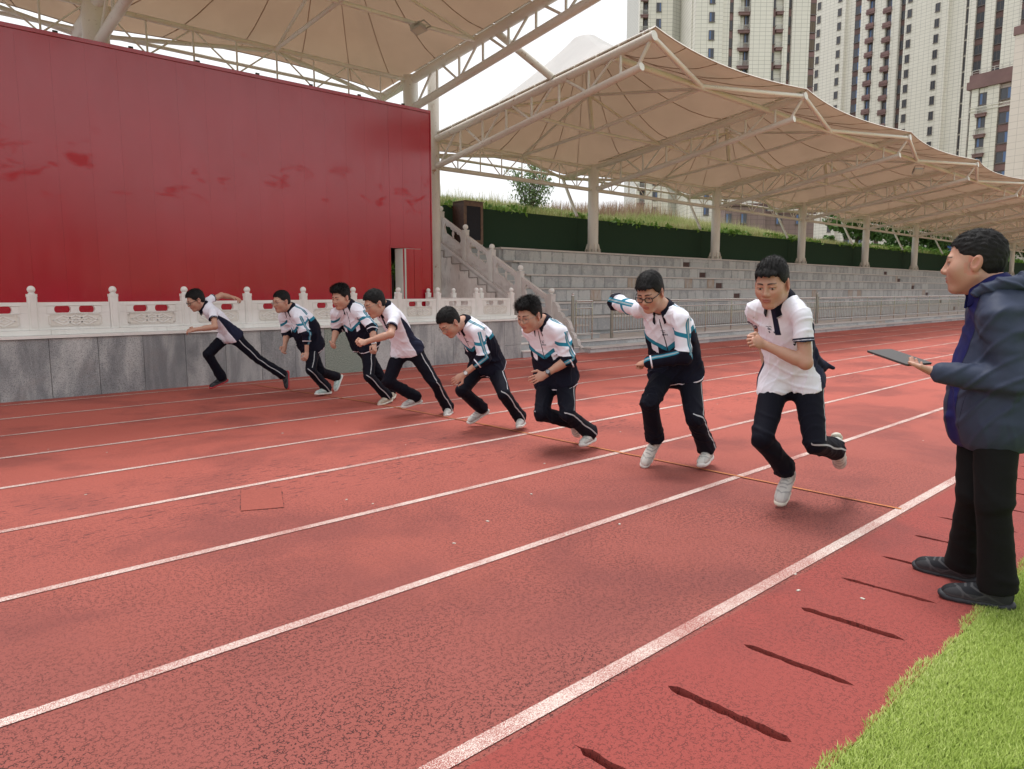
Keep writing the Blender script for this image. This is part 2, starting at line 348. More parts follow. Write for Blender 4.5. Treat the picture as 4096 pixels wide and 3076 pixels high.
# ------------------------------------------------------------------ ground, track, markings
LY0 = 1.70; LW = 1.22
def build_ground():
    b = MB(); b.add([(-900,-900,-.14),(900,-900,-.14),(900,900,-.14),(-900,900,-.14)], [(0,1,2,3)])
    tag(b.build('ground', M['ground']), kind='structure')
    # track slab with open drain slots near its inner edge
    b = MB(); Y0, Y1 = .86, 1.60; n = 27
    ys = [Y0 + (Y1-Y0)*i/(n-1) for i in range(n)]
    slots = [1.69, 2.215, 2.72, 3.245, 3.75, 4.225, 4.74, 5.25, 5.77, 6.28, 6.8, 7.3, 7.8] + [1.69-.515*i for i in range(1, 6)]
    slots.sort(); E_ = []
    for x in slots:
        a, c = 1.03 + rnd.uniform(-.02, .03), 1.475 + rnd.uniform(-.03, .01); w = rnd.uniform(.018, .022) if x < 3.4 else .014
        L, R = [], []
        for y in ys:
            if y <= a or y >= c: h = 0.0; j = 0
            else: h = w*min(1, math.sqrt(min(y-a, c-y)/.022)) + rnd.uniform(-.003, .004); j = rnd.uniform(-.003, .003)
            L.append(x - h + j); R.append(x + h + j)
        E_.append((L, R))
    xl = [-40.0]*n
    edges = []
    for L, R in E_: edges.append((xl, L)); xl = R
    edges.append((xl, [160.0]*n))
    for L, R in edges:
        vs_ = [(L[i], ys[i], 0) for i in range(n)] + [(R[i], ys[i], 0) for i in range(n)]
        b.add(vs_, [(i, n+i, n+i+1, i+1) for i in range(n-1)])
    for L, R in E_:                                   # slot walls and floor
        for S_ in (L, R):
            vs_ = [(S_[i], ys[i], 0) for i in range(n)] + [(S_[i], ys[i], -.07) for i in range(n)]
            b.add(vs_, [(i, i+1, n+i+1, n+i) for i in range(n-1)])
    b.add([(-40, Y0, -.05), (160, Y0, -.05), (160, Y1, -.05), (-40, Y1, -.05)], [(0,1,2,3)])
    b.add([(-40, Y0, 0), (160, Y0, 0), (160, Y0, -.14), (-40, Y0, -.14)], [(0,1,2,3)])
    b.add([(-40, Y1, 0), (160, Y1, 0), (160, 11.86, 0), (-40, 11.86, 0)], [(0,1,2,3)])
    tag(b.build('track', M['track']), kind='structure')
    for i in range(9):
        y = LY0 + LW*i; w = .034 if i == 0 else .029
        b = MB(); N = 260; xs = [-30 + 190*(k/N)**1.0 for k in range(N+1)]
        def ed(x, s): return y + s*(w + .003*noise.noise(Vector((x*6, y, s)))) + .006*noise.noise(Vector((x*.5, y*3, 0)))
        vs_ = [(x, ed(x, -1), .004) for x in xs] + [(x, ed(x, 1), .004) for x in xs]
        b.add(vs_, [(k, k+1, N+2+k, N+1+k) for k in range(N)])
        tag(b.build('lane_line', M['line']), kind='structure')
    sx = [(1.70,5.24),(2.93,5.26),(4.12,5.28),(6.3,5.34),(8.34,5.33),(11.35,5.05)]
    b = MB(); pts = []
    for (y0, x0), (y1, x1) in zip(sx, sx[1:]):
        for k in range(8): t = k/8; t2 = t*t*(3-2*t)*.35 + t*.65; pts.append((x0+(x1-x0)*t2, y0+(y1-y0)*t))
    pts.append((5.05, 11.35)); n2 = len(pts)
    b.add([(x-.014, y, .0075) for x, y in pts] + [(x+.014, y, .0075) for x, y in pts], [(k, n2+k, n2+k+1, k+1) for k in range(n2-1)])
    tag(b.build('start_line', M['line_y']), kind='structure')
    # smooth repair patch let into the surface
    b = MB(); q = [(2.22,5.26),(2.47,5.13),(2.25,4.64),(2.0,4.76)]
    b.prism(q, -.01, .005, 'z'); tag(b.build('track_patch', plain('smooth patch rubber', (.285, .074, .056), .85, 0, .25, 60, .12, .3)), kind='structure')
    b = MB(); c_ = (2.235, 4.95)
    o_ = [(c_[0]+(x-c_[0])*1.13, c_[1]+(y-c_[1])*1.09) for x, y in q]
    for i in range(4):
        A, B_, A2, B2 = q[i], q[(i+1) % 4], o_[i], o_[(i+1) % 4]; N = 14
        for k in range(N):
            if rnd.random() < .35: continue
            t0, t1 = k/N, (k+rnd.uniform(.5, 1))/N; w0 = rnd.uniform(.15, .6)
            P = lambda t, w: (A[0]+(B_[0]-A[0])*t + ((A2[0]+(B2[0]-A2[0])*t)-(A[0]+(B_[0]-A[0])*t))*w, A[1]+(B_[1]-A[1])*t + ((A2[1]+(B2[1]-A2[1])*t)-(A[1]+(B_[1]-A[1])*t))*w, .0035)
            b.add([P(t0, .02), P(t1, .02), P(t1, w0), P(t0, w0*.6)], [(0,1,2,3)])
    tag(b.build('track_crack', plain('dark crack', (.06, .02, .02), .9)), kind='structure')
    b = MB(); r_ = random.Random(3)
    for _ in range(46):                                  # small crumbs and paper bits lying about
        x, y, s = r_.uniform(1.2, 9), r_.uniform(1.05, 9), r_.uniform(.004, .011); a_ = r_.uniform(0, 3)
        b.box(-s, s, -s*.6, s*.6, 0, s*.35, 0, Matrix.Translation((x, y, .001)) @ Matrix.Rotation(a_, 4, 'Z'))
    tag(b.build('litter', plain('pale crumbs', (.52, .48, .42), .8)), kind='stuff')
    b = MB(); b.add([(-40,-60,-.012),(160,-60,-.012),(160,.865,-.012),(-40,.865,-.012)], [(0,1,2,3)])
    tag(b.build('lawn', M['lawnb']), kind='structure')
def blades(name, pts, h, w, lean, mat, kind='stuff', tilt=.5, seg=2, seed=1, rvs=None):
    """pts (n,3) numpy; bent two-segment blades; one mesh"""
    r = np.random.default_rng(seed); n = len(pts)
    az = r.uniform(0, 2*np.pi, n); hh = h*r.uniform(.6, 1.25, n); ww = w*r.uniform(.7, 1.2, n)
    ld = np.stack([np.cos(az), np.sin(az)], 1)*(lean*r.uniform(.1, 1, n))[:, None]
    sd_ = np.stack([-np.sin(az+.5*r.normal(size=n)), np.cos(az)], 1)
    V = np.zeros((n, 5, 3), np.float32)
    for k, (t, s) in enumerate(((0, -1), (0, 1), (.55, -.8), (.55, .8), (1, 0))):
        V[:, k, :2] = pts[:, :2] + ld*(t**1.7)[None, None] if False else pts[:, :2] + ld*(t**1.7) + sd_*(ww*.5*s)[:, None]
        V[:, k, 2] = pts[:, 2] + hh*t*(1 - .25*tilt*t)
    base = (np.arange(n)*5)[:, None]
    F = np.concatenate([base + [0, 1, 3], base + [0, 3, 2], base + [2, 3, 4]])
    me = np_mesh(name, V.reshape(-1, 3), F, mat)
    rv = np.clip(r.normal(.5, .25, n) if rvs is None else rvs + r.normal(0, .18, n), 0, 1)
    a = me.attributes.new('rv', 'FLOAT', 'POINT'); a.data.foreach_set('value', np.repeat(rv, 5).astype(np.float32))
    o = mesh_obj(name, me); return tag(o, kind=kind)
def build_turf():
    r = np.random.default_rng(5); P = []
    n = 230000
    x = r.uniform(1.7, 6.2, n); y = r.uniform(.05, .90, n)
    e = .885 + .02*np.sin(x*7) + .012*np.sin(x*23) + .004*r.normal(size=n)
    dist = np.hypot(x, y)
    keep = (y < e) & (r.uniform(size=n) < np.clip(2.6/dist, .25, 1)) & (y > .98 - .56*(x-1.95) - .15 - (x > 2.9)*2)
    P = np.stack([x, y, np.full(n, -.013)], 1)[keep]
    f = np.sin(P[:, 0]*3.1+1) * np.sin(P[:, 1]*5.3) * .12 + .12*np.sin(P[:, 0]*1.3 - P[:, 1]*9)
    blades('turf', P, .030, .0042, .024, M['turf'], seed=3, rvs=.5+f)

# ------------------------------------------------------------------ stage front: granite plinth, marble balustrade
def build_plinth():
    t = thing('plinth_wall', 'low stained grey granite wall of upright slabs under the white marble balustrade', 'stone wall', (4, 11.8, 0))
    b = MB(); b.box(-6, 11.46, 11.87, 16.9, -.1, .835); b.build('core', M['granite'], t)
    xs = [-5.6]; 
    js = [2.99, 3.6, 4.21, 4.84, 5.44, 6.05]
    xs = [2.99 - .61*i for i in range(14, 0, -1)] + js + [6.62, 7.42, 7.62, 8.0, 8.5, 9.06, 9.55, 10.04, 10.5, 10.98]
    for a, c in zip(xs, xs[1:] + [11.46]):
        m = M['granite'] if not (6.6 < a < 7.0) else M['speck']
        b = MB(); d = rnd.uniform(0, .004); b.box(a+.003, c-.003, 11.80-d, 11.866, .0, .83)
        if a > 10.9:
            b = MB(); b.box(a+.003, c, 11.797, 11.866, .30, .83); b.box(a+.003, c, 11.797, 11.866, 0, .295)
        b.build('slab', m, t)
    b = MB(); b.box(-6, 11.5, 11.77, 16.9, .838, .875); b.build('coping', M['marble'], t)
    b = MB(); b.box(11.462, 11.50, 11.80, 16.9, 0, .835); b.build('end_slab', M['granite'], t)
def diamond(b, cx, cz, w, h, y, s, m, wd=.012):
    P = [(cx-w, cz), (cx, cz+h), (cx+w, cz), (cx, cz-h)]
    for i in range(4):
        A, B_ = Vector(P[i]), Vector(P[(i+1) % 4]); d = (B_-A).normalized(); nn = Vector((-d.y, d.x))*wd*.5
        b.prism([tuple(A+nn), tuple(A-nn), tuple(B_-nn), tuple(B_+nn)], y, y-s*.009, 'y', m)
def panel_mesh(L):
    """one balustrade panel, x 0..L, y 0 front (towards -y) thickness .07, z 0...385"""
    b = MB(); T = .07; H = .385
    b.box(0, L, 0, T, 0, .035); b.box(0, L, 0, T, .036, .235); b.box(0, L, 0, T, .332, H)
    hw = .105; r = .0475; z0, z1 = .236, .331; cx = [L/2-.155, L/2+.155]
    def arc(c, s): return [(c + s*(hw-.03) + s*.03*math.cos(a), (z0+z1)/2 + r*math.sin(a)) for a in [math.pi/2 - math.pi*i/8 for i in range(9)]]
    b.prism([(0, z0), (0, z1)] + arc(cx[0], -1), 0, T, 'y')
    b.prism(arc(cx[0], 1)[::-1] + [(p[0], p[1]) for p in arc(cx[1], -1)[::1]][::1], 0, T, 'y') if False else b.prism(arc(cx[0], 1) + arc(cx[1], -1)[::-1], 0, T, 'y')
    b.prism([(L, z0), (L, z1)] + arc(cx[1], 1), 0, T, 'y')
    for x0, x1, zz in ((.1, L-.1, .226), (.1, L-.1, .337)):                   # raised fillets framing the openings
        b.box(x0, x1, -.008, -.0005, zz, zz+.008)
    for x0 in (.1, L-.108): b.box(x0, x0+.008, -.008, -.0005, .235, .336)
    # carved field: notched border, chained diamonds
    x0, x1, z0, z1, c = .12, L-.12, .052, .212, .022
    P = [(x0, z0+c), (x0, z1-c), (x0+c, z1-c), (x0+c, z1), (x1-c, z1), (x1-c, z1-c), (x1, z1-c), (x1, z0+c), (x1-c, z0+c), (x1-c, z0), (x0+c, z0), (x0+c, z0+c)]
    for i in range(len(P)):
        A, B_ = Vector(P[i]), Vector(P[(i+1) % len(P)]); d = (B_-A).normalized(); nn = Vector((-d.y, d.x))*.004
        A = A - d*.004; B_ = B_ + d*.004
        b.prism([tuple(A+nn), tuple(A-nn), tuple(B_-nn), tuple(B_+nn)], -.0005, -.008, 'y', 1)
    cz = (z0+z1)/2; w = (x1-x0)
    for k in (-1, 0, 1): diamond(b, L/2 + k*w*.225, cz, w*.20, .068, -.0005, 1, 0, .017)
    for k in (-1, 1): diamond(b, L/2 + k*w*.245, cz, w*.085, .03, -.0008, 1, 0, .013)
    diamond(b, L/2, cz, w*.07, .028, -.0008, 1, 0, .012)
    b.prism([(x0+c, z0+.006), (x1-c, z0+.006), (x1-c, z1-.006), (x0+c, z1-.006)], -.0006, -.0028, 'y', 1)
    me = b.mesh('panel'); me.materials.append(M['marble']); me.materials.append(M['marble_carve']); return me
def post_mesh(w=.115, h=.5):
    b = MB(); a = w/2; c = .018
    pl = [(-a+c, -a), (a-c, -a), (a, -a+c), (a, a-c), (a-c, a), (-a+c, a), (-a, a-c), (-a, -a+c)]
    b.prism(pl, 0, h-.04, 'z'); b.prism([(x*1.08, y*1.08) for x, y in pl], h-.0395, h-.0, 'z')
    for s in (1, -1):
        b.prism([(-a*.55, .04), (a*.55, .04), (a*.55, h-.12), (a*.3, h-.10), (-a*.3, h-.10), (-a*.55, h-.12)], s*(a+.0005), s*(a+.006), 'y')
    me = b.mesh('post'); me.materials.append(M['marble']); return me
def ball_mesh(r=.052):
    b = MB(); pr = [(.040, 0), (.046, .006), (.040, .014), (.030, .02)]
    for i in range(1, 12):
        a = -math.pi/2 + .62 + (math.pi-.62)*i/11; pr.append((max(.001, r*math.cos(a)), .02 + r*.80 + r*math.sin(a)))
    b.lathe(pr, (0,0,0), 18); me = b.mesh('finial'); me.materials.append(M['marble']); return me
def build_balustrade():
    PM, BM_ = post_mesh(), ball_mesh()
    t = thing('balustrade', 'white marble balustrade with ball topped posts on the long granite wall', 'balustrade', (6, 12.05, .876))
    xs = [2.27-1.02*i for i in range(6, 0, -1)] + [2.27, 3.30, 4.33, 5.35, 6.37, 7.38, 8.39, 9.36, 10.40, 11.43]
    pans = {}
    for i, x in enumerate(xs):
        p = inst('post', PM, t, (x, 12.05, .945)); inst('finial', BM_, p, (x, 12.05, 1.445)); p['_w'] = 1
        if i+1 < len(xs):
            L = round(xs[i+1]-x-.115, 2)
            if L not in pans: pans[L] = panel_mesh(L)
            inst('panel', pans[L], t, (x+.0575, 12.015, .945))
    b = MB(); x = -4
    while x < 11.4:
        L = rnd.choice((1.3, 1.55, 1.8)); b.box(x, min(x+L-.004, 11.52), 11.93, 12.17, .878, .943); x += L
    b.build('base_course', M['marble'], t)
    t = thing('balustrade', 'short white marble balustrade running back along the right end of the stage', 'balustrade', (11.43, 13, .876))
    R = Matrix.Rotation(math.pi/2, 4, 'Z'); L = .885; pm = panel_mesh(L)
    for y in (13.08, 14.09, 15.1):
        p = inst('post', PM, t, (11.43, y, .945)); inst('finial', BM_, p, (11.43, y, 1.445))
        inst('panel', pm, t, M=Matrix.Translation((11.465, y-.0575-L, .945)) @ R)
    b = MB(); b.box(11.31, 11.5, 12.172, 15.2, .878, .943); b.build('base_course', M['marble'], t)
    return PM, BM_
# ------------------------------------------------------------------ red panel wall
def build_redwall():
    Yr = 15.2
    t = thing('red_wall', 'tall glossy red panel wall standing behind the marble balustrade', 'wall', (7, Yr, .9))
    xs = [2.38 - .53*i for i in range(11, 0, -1)] + [2.38, 2.91, 3.43, 3.97, 4.49, 5.01, 5.54, 6.08, 6.6, 7.13, 7.64, 8.17, 8.70, 9.23, 9.73, 10.26, 10.78, 11.34, 11.62]
    for a, c in zip(xs, xs[1:]):
        h = 5.86; b = MB(); g = .0005
        def pn(x0, x1, z0, z1):
            tl = rnd.uniform(-.0015, .0015)
            b.add([(x0, Yr+tl, z0), (x1, Yr-tl, z0), (x1, Yr-tl, z1), (x0, Yr+tl, z1), (x0, Yr+.05, z0), (x1, Yr+.05, z0), (x1, Yr+.05, z1), (x0, Yr+.05, z1)],
                  [(0,1,2,3), (5,4,7,6), (3,2,6,7), (0,4,5,1), (1,5,6,2), (4,0,3,7)])
        if a == 10.26: pn(a+g, 10.385, .88, h); pn(10.389, c-g, 2.53, h)
        elif a == 10.78: pn(a+g, c-g, 2.535, h); pn(a+g, 11.08, .88, 2.525); pn(11.09, c-g, .88, 2.525)
        else: pn(a+g, c-g, .88, h)
        b.build('panel', M['red'], t)
    b = MB(); b.box(-3.5, 11.64, Yr-.03, Yr+.07, 5.863, 5.93); b.box(11.622, 11.65, Yr-.02, Yr+.06, .88, 5.862); b.build('cap_trim', M['red'], t)
    b = MB(); 
    for i in range(12): b.box(-2.6+i*1.22, -2.52+i*1.22, Yr+.02, Yr+.05, 5.932, 5.98)
    b.build('cap_bracket', M['dark'], t)
    b = MB(); b.box(10.36, 10.384, Yr-.012, Yr-.004, .88, 2.56); b.box(10.36, 11.11, Yr-.012, Yr-.004, 2.561, 2.585); b.build('door_trim', M['red'], t)
    b = MB(); b.box(10.79, 10.83, Yr-.016, Yr+.4, .88, 2.53); b.build('door_jamb', M['pale'], t)
    b = MB(); b.box(10.0, 10.79, 16.0, 16.05, 1.95, 3.2); b.build('lintel_panel', M['pale'], t)
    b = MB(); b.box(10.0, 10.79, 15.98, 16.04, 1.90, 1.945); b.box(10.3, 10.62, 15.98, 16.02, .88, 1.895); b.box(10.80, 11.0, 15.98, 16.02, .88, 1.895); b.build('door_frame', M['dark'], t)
    # leaves seen through the open door
    r = np.random.default_rng(2); P = np.stack([r.uniform(10.2, 11.8, 900), r.uniform(16.9, 17.2, 900), r.uniform(.9, 2.3, 900)], 1)
    tag(leaf_cloud('ivy', P, .06, M['ivy'], 4), 'green ivy seen through the open door of the red wall', 'ivy')
def leaf_cloud(name, P, size, mat, seed=1, flat=.0, rvs=None, parent=None, aspect=1.7):
    r = np.random.default_rng(seed); n = len(P)
    a = r.normal(size=(n, 3)); a[:, 2] *= (1-flat); a /= np.linalg.norm(a, axis=1)[:, None]
    c = np.cross(a, r.normal(size=(n, 3))); c /= np.linalg.norm(c, axis=1)[:, None] + 1e-9
    s = size*r.uniform(.6, 1.3, n)[:, None]
    V = np.stack([P - a*s*.5*aspect, P + c*s*.5, P + a*s*.5*aspect, P - c*s*.5], 1)
    F = np.arange(n*4).reshape(n, 4)
    me = np_mesh(name, V.reshape(-1, 3), F, mat)
    rv = np.clip((.5 if rvs is None else rvs) + r.normal(0, .25, n), 0, 1)
    at = me.attributes.new('rv', 'FLOAT', 'POINT'); at.data.foreach_set('value', np.repeat(rv, 4).astype(np.float32))
    return mesh_obj(name, me, None, parent)

# ------------------------------------------------------------------ stair with carved balustrade
XB = 13.5
def stair_panel(y0, z0, y1, z1):
    """carved sloping panel in the plane x = XB between two posts (y1 lower end)"""
    b = MB(); x0, x1 = XB-.035, XB+.035; s = (z1-z0)/(y1-y0)
    def S(y, d): return (y, z0 + (y-y0)*s + d)
    N = 14; yy = [y0 + (y1-y0)*i/N for i in range(N+1)]
    b.prism([S(y0, .07), S(y1, .07), S(y1, .40), S(y0, .40)], x0, x1, 'x')                   # lower carved plate
    b.prism([S(y0, .70), S(y1, .70), S(y1, .79), S(y0, .79)], x0-.012, x1+.012, 'x')         # handrail
    L = y1-y0
    e = [y0 + L*.16, y0 + L*.84]
    b.prism([S(y0, .401), S(e[0], .401), S(y0+L*.10, .52), S(y0+L*.13, .60), S(e[0]+L*.03, .699), S(y0, .699)], x0, x1, 'x')
    b.prism([S(y1, .401), S(y1, .699), S(e[1]-L*.03, .699), S(y1-L*.12, .60), S(y1-L*.09, .52), S(e[1], .401)], x0, x1, 'x')
    # scalloped fringe under the rail
    for k in range(6):
        a = y0 + L*(.2+.1*k); c = a + L*.1; dep = .05 + .035*abs(math.cos(math.pi*(k+.5)/3))
        b.prism([S(a, .699), S(a+L*.012, .699-dep*.7), S((a+c)/2, .699-dep), S(c-L*.012, .699-dep*.7), S(c, .699)], x0+.006, x1-.006, 'x')
    m = (y0+y1)/2                                                                            # small vase strut
    b.lathe([(.018, 0), (.032, .02), (.022, .06), (.038, .12), (.036, .17), (.015, .21), (.026, .245)], (XB, *S(m, .40)), 10)
    # raised scroll carving
    for k in range(9):
        yy0 = y0 + L*(.14 + .085*k); d0 = .14 + .12*((k*37 % 11)/11); w = L*.045
        diam = [S(yy0, d0), S(yy0+w, d0+.05), S(yy0+2*w, d0), S(yy0+w, d0-.05)]
        for i in range(4):
            A, B_ = Vector(diam[i]), Vector(diam[(i+1) % 4]); d = (B_-A).normalized(); nn = Vector((-d.y, d.x))*.006
            b.prism([tuple(A+nn), tuple(A-nn), tuple(B_-nn), tuple(B_+nn)], x0-.0005, x0-.009, 'x')
    b.prism([S(y0+L*.06, .10), S(y1-L*.06, .10), S(y1-L*.06, .115), S(y0+L*.06, .115)], x0-.0005, x0-.008, 'x')
    b.prism([S(y0+L*.06, .36), S(y1-L*.06, .36), S(y1-L*.06, .375), S(y0+L*.06, .375)], x0-.0005, x0-.008, 'x')
    return b
def build_stair(BM_):
    t = thing('staircase', 'stone staircase climbing the stand with a stained pink plaster side', 'staircase', (14.3, 12.1, 0))
    N = 14; rise = 2.78/N; y0 = 12.08; tr = .372
    for i in range(N):
        b = MB(); ya = y0 + tr*i
        b.box(XB+.16, 15.0, ya, 17.3, rise*i+.001, rise*(i+1)-.03, 0); b.box(XB+.16, 15.0, ya-.02, 17.3, rise*(i+1)-.029, rise*(i+1), 1)
        b.build('step', [M['riser'], M['tread']], t)
    # side: plaster wall with stepped upper outline, stone stringer blocks above it
    prof = [(12.3, -.1), (17.29, -.1), (17.29, 2.66)]
    for i in range(N-1, 0, -1):
        prof += [(y0+tr*i+.02, rise*(i+1)-.12), (y0+tr*i+.02, rise*i-.12)]
    prof = [p for p in prof if p[1] > -.09] ; prof = [(12.55, 0.0), (17.29, 0.0)] + [p for p in prof if p[1] > .05]
    b = MB(); b.prism(prof, XB-.125, XB+.158, 'x'); b.build('side_wall', M['plaster'], t)
    q = MB(); x_ = XB-.1255
    for i in range(2, N):
        ya, z_ = y0+tr*i+.02, rise*i-.12
        q.box(x_-.012, x_, ya-.02, ya+.004, z_, z_+rise+.004); q.box(x_-.012, x_, ya+.0045, ya+tr-.0205, z_+rise-.022, z_+rise+.002)
    tag(q.build('step_edging', plain('dark step edging', (.27, .235, .215), .8, 0, .2, 25, .35), t), kind='stuff')  # darker strips drawn along the joint of the stepped outline
    up = []
    for i in range(1, N): up += [(y0+tr*i+.022, rise*i-.118), (y0+tr*i+.022, rise*(i+1)-.118)]
    up += [(17.29, 2.665), (17.29, 2.80)]
    k = rise/tr; top = [(17.29, 2.84), (17.1, 2.84), (y0-.15, 2.84-(17.1-y0+.15)*k)]
    b = MB(); b.prism([(y0-.1, .14)] + up + [(17.29, 2.80), (17.1, 2.80), (y0-.1, 2.80-(17.1-y0+.1)*k)], XB-.095, XB+.155, 'x'); b.build('stringer', M['stairm'], t)
    b = MB(); zc = lambda y: 2.80-(17.1-y)*k + .002
    b.prism([(17.1, zc(17.1)), (17.1, zc(17.1)+.09), (y0-.3, zc(y0-.3)+.09), (y0-.3, zc(y0-.3))], XB-.12, XB+.17, 'x'); b.build('kerb', M['stairm'], t)
    b = MB(); b.box(XB-.12, XB+.17, 17.102, 17.3, 2.80, 2.90); b.build('kerb_end', M['stairm'], t)
    bt = thing('stair_balustrade', 'carved pinkish stone balustrade with ball posts sloping down the staircase', 'balustrade', (XB, 14.5, 1.5))
    py = [17.18, 16.08, 14.98, 13.88, 12.77]
    pm = post_mesh(.16, .86); pm2 = pm.copy(); pm2.materials.clear(); pm2.materials.append(M['stairm2'])
    bm2 = ball_mesh(.075)
    for i, y in enumerate(py):
        zb = zc(y)+.06; p = inst('post', pm2, bt, (XB, y, zb)); inst('finial', bm2, p, (XB, y, zb+.86))
        if i < 4:
            ya, yb = y-.08, py[i+1]+.08
            stair_panel(ya, zc(ya)+.02, yb, zc(yb)+.02).build('carved_panel', M['stairm'], bt)
    # scroll end stone with drum medallion
    z0 = .12; pts = [(12.69, z0), (12.69, 1.22), (12.60, 1.20), (12.52, 1.10), (12.50, .98), (12.43, .96), (12.36, .90), (12.33, .82), (12.27, .83), (12.20, .80), (12.13, .72), (12.10, .62), (12.06, .56), (12.07, .50), (12.00, .46), (11.96, .40), (11.955, .34), (11.88, .32), (11.84, .27), (11.83, .18), (11.76, .16), (11.72, z0)]
    b = MB(); b.prism(pts[::-1], XB-.055, XB+.055, 'x'); b.build('scroll_end', M['stairm2'], bt)
    b = MB(); R = Matrix.Translation((XB-.056, 12.26, .60)) @ Matrix.Rotation(-math.pi/2, 4, 'Y')
    for r0, r1, h in ((.0, .15, .02), ):
        bb = MB(); bb.lathe([(.155, 0), (.155, .018), (.135, .022), (.125, .012), (.06, .012), (.045, .02), (.001, .02)], (0,0,0), 24)
        b.add([R @ Vector(v) for v in bb.v], bb.f, 0)
    b.build('medallion', M['stairm2'], bt)
    # low steps between the plinth and the staircase
    t2 = thing('side_steps', 'short flight of dark grey stone steps between granite wall and stair', 'steps', (12.4, 11.8, 0))
    for i in range(6):
        b = MB(); ya = 11.74 + .3*i; b.box(11.503, XB-.13, ya, 17.0, .145*i+.001, .145*(i+1)-.022, 0); b.box(11.503, XB-.13, ya-.015, 17.0, .145*(i+1)-.021, .145*(i+1), 1)
        b.build('step', [M['riser'], M['tread']], t2)

# ------------------------------------------------------------------ stand of stone rows
ROW = [(16.3, 2.78), (15.76, 2.38), (15.22, 1.98), (14.68, 1.58), (14.14, 1.18), (13.6, .78)]
def build_stand():
    t = thing('grandstand', 'grey stone block grandstand with six high rows under the canopies', 'grandstand', (30, 13.6, .27))
    b = MB()
    for i, (y, z) in enumerate(ROW): b.box(15.02, 110, y+.06, 17.29, z-.42, z-.05)
    b.box(15.02, 110, 13.66, 17.29, -.1, .36); b.build('core', M['riser'], t)
    vents = {0: (24.58, 25.02, 44.9, 45.6), 1: (24.88, 25.35, 45.5, 46.3), 2: (25.2, 25.7, 46.2, 47.0), 3: (25.6, 26.1, 46.9, 47.8), 4: (26.0, 26.5, 47.6, 48.4), 5: (26.5, 27, 48.3, 49.0)}
    cnt = 0
    shared = {}
    for i, (y, z) in enumerate(ROW):
        zb = z-.40+.004; rest = MB(); x = 15.03 + rnd.uniform(0, .3)
        if i == 5: zb = .375
        vx = vents[i]
        while x < 108:
            w = round(rnd.choice((.50, .52, .55, .60)), 2)
            hit = None
            for v in (vx[0], vx[2]):
                if x < v < x+w: hit = v
            d = rnd.choice((0, .004, .008))
            if hit is not None: w = hit - x
            if w > .06:
                if x < 52 - i*1.6 and cnt < 290:
                    key = (round(w, 2), round(z-.052-zb, 3))
                    if key not in shared:
                        q = MB(); W_, H_ = key; c = .02
                        q.add([(0,c,0),(W_,c,0),(W_,c,H_),(0,c,H_),(c,0,c),(W_-c,0,c),(W_-c,0,H_-c),(c,0,H_-c),(0,.055,0),(W_,.055,0),(W_,.055,H_),(0,.055,H_)],
                              [(4,5,6,7),(0,1,5,4),(1,2,6,5),(2,3,7,6),(3,0,4,7),(1,0,8,9),(2,1,9,10),(3,2,10,11),(0,3,11,8)])
                        me = q.mesh('stone_block'); me.materials.append(M['stone']); shared[key] = me
                    inst('stone_block', shared[key], t, (x+.003, y-d, zb)); cnt += 1
                else: rest.box(x+.003, x+w-.003, y-d, y+.055, zb, z-.052)
            if hit is not None:
                q = MB(); q.box(hit, hit+.45, y+.03, y+.055, zb+.0, zb+.20, 0)
                for k in range(7): q.box(hit+.02+.06*k, hit+.05+.06*k, y+.015, y+.029, zb+.01, zb+.19, 0)
                q.build('vent', M['maroon_d'], t)
                q = MB(); q.box(hit, hit+.45, y, y+.055, zb+.21, z-.052); q.build('stone_block', M['stone'], t)
                q = MB(); q.box(hit+.455, hit+1.75, y-.006, y+.055, zb, zb+.20); q.box(hit+.455, hit+1.75, y, y+.055, zb+.206, z-.052); q.build('stone_block', M['stone'], t)
                x = hit + 1.755
            else: x += w
        tag(rest.build('far_blocks', M['stone'], t), kind='stuff')
        b = MB(); x = 15.02
        while x < 108:
            L = rnd.uniform(1.2, 2.0); yb = ROW[i-1][0]+.056 if i else 17.29
            b.box(x, x+L-.004, y-.025, yb, z-.05, z-rnd.uniform(0, .004)); x += L
        b.build('tread_course', M['tread'], t)
    # low footing: platform and two kerb steps along the track
    t = thing('stand_footing', 'low stepped stone kerb with pale treads along the foot of the grandstand', 'kerb', (30, 11.6, 0))
    def course(y0, y1, z0, z1, x0, nm, mats, L0=1.0):
        x = x0; 
        while x < 110:
            L = rnd.uniform(.8, 1.5)*L0 if x < 45 else 6.0
            b = MB(); jz = rnd.uniform(-.004, .004) if x < 45 else 0; b.box(x, x+L-.006, y0+abs(jz), y1, z0, z1+jz); b.build(nm, mats, t); x += L
    course(11.60, 11.96, -.05, .085, 13.62, 'kerb_stone', M['stone']); course(11.57, 11.96, .09, .125, 13.62, 'tread_stone', M['tread'], 1.3)
    course(11.965, 13.655, -.05, .225, 13.62, 'kerb_stone', M['stone']); course(11.94, 13.655, .232, .27, 13.62, 'tread_stone', M['tread'], 1.3)
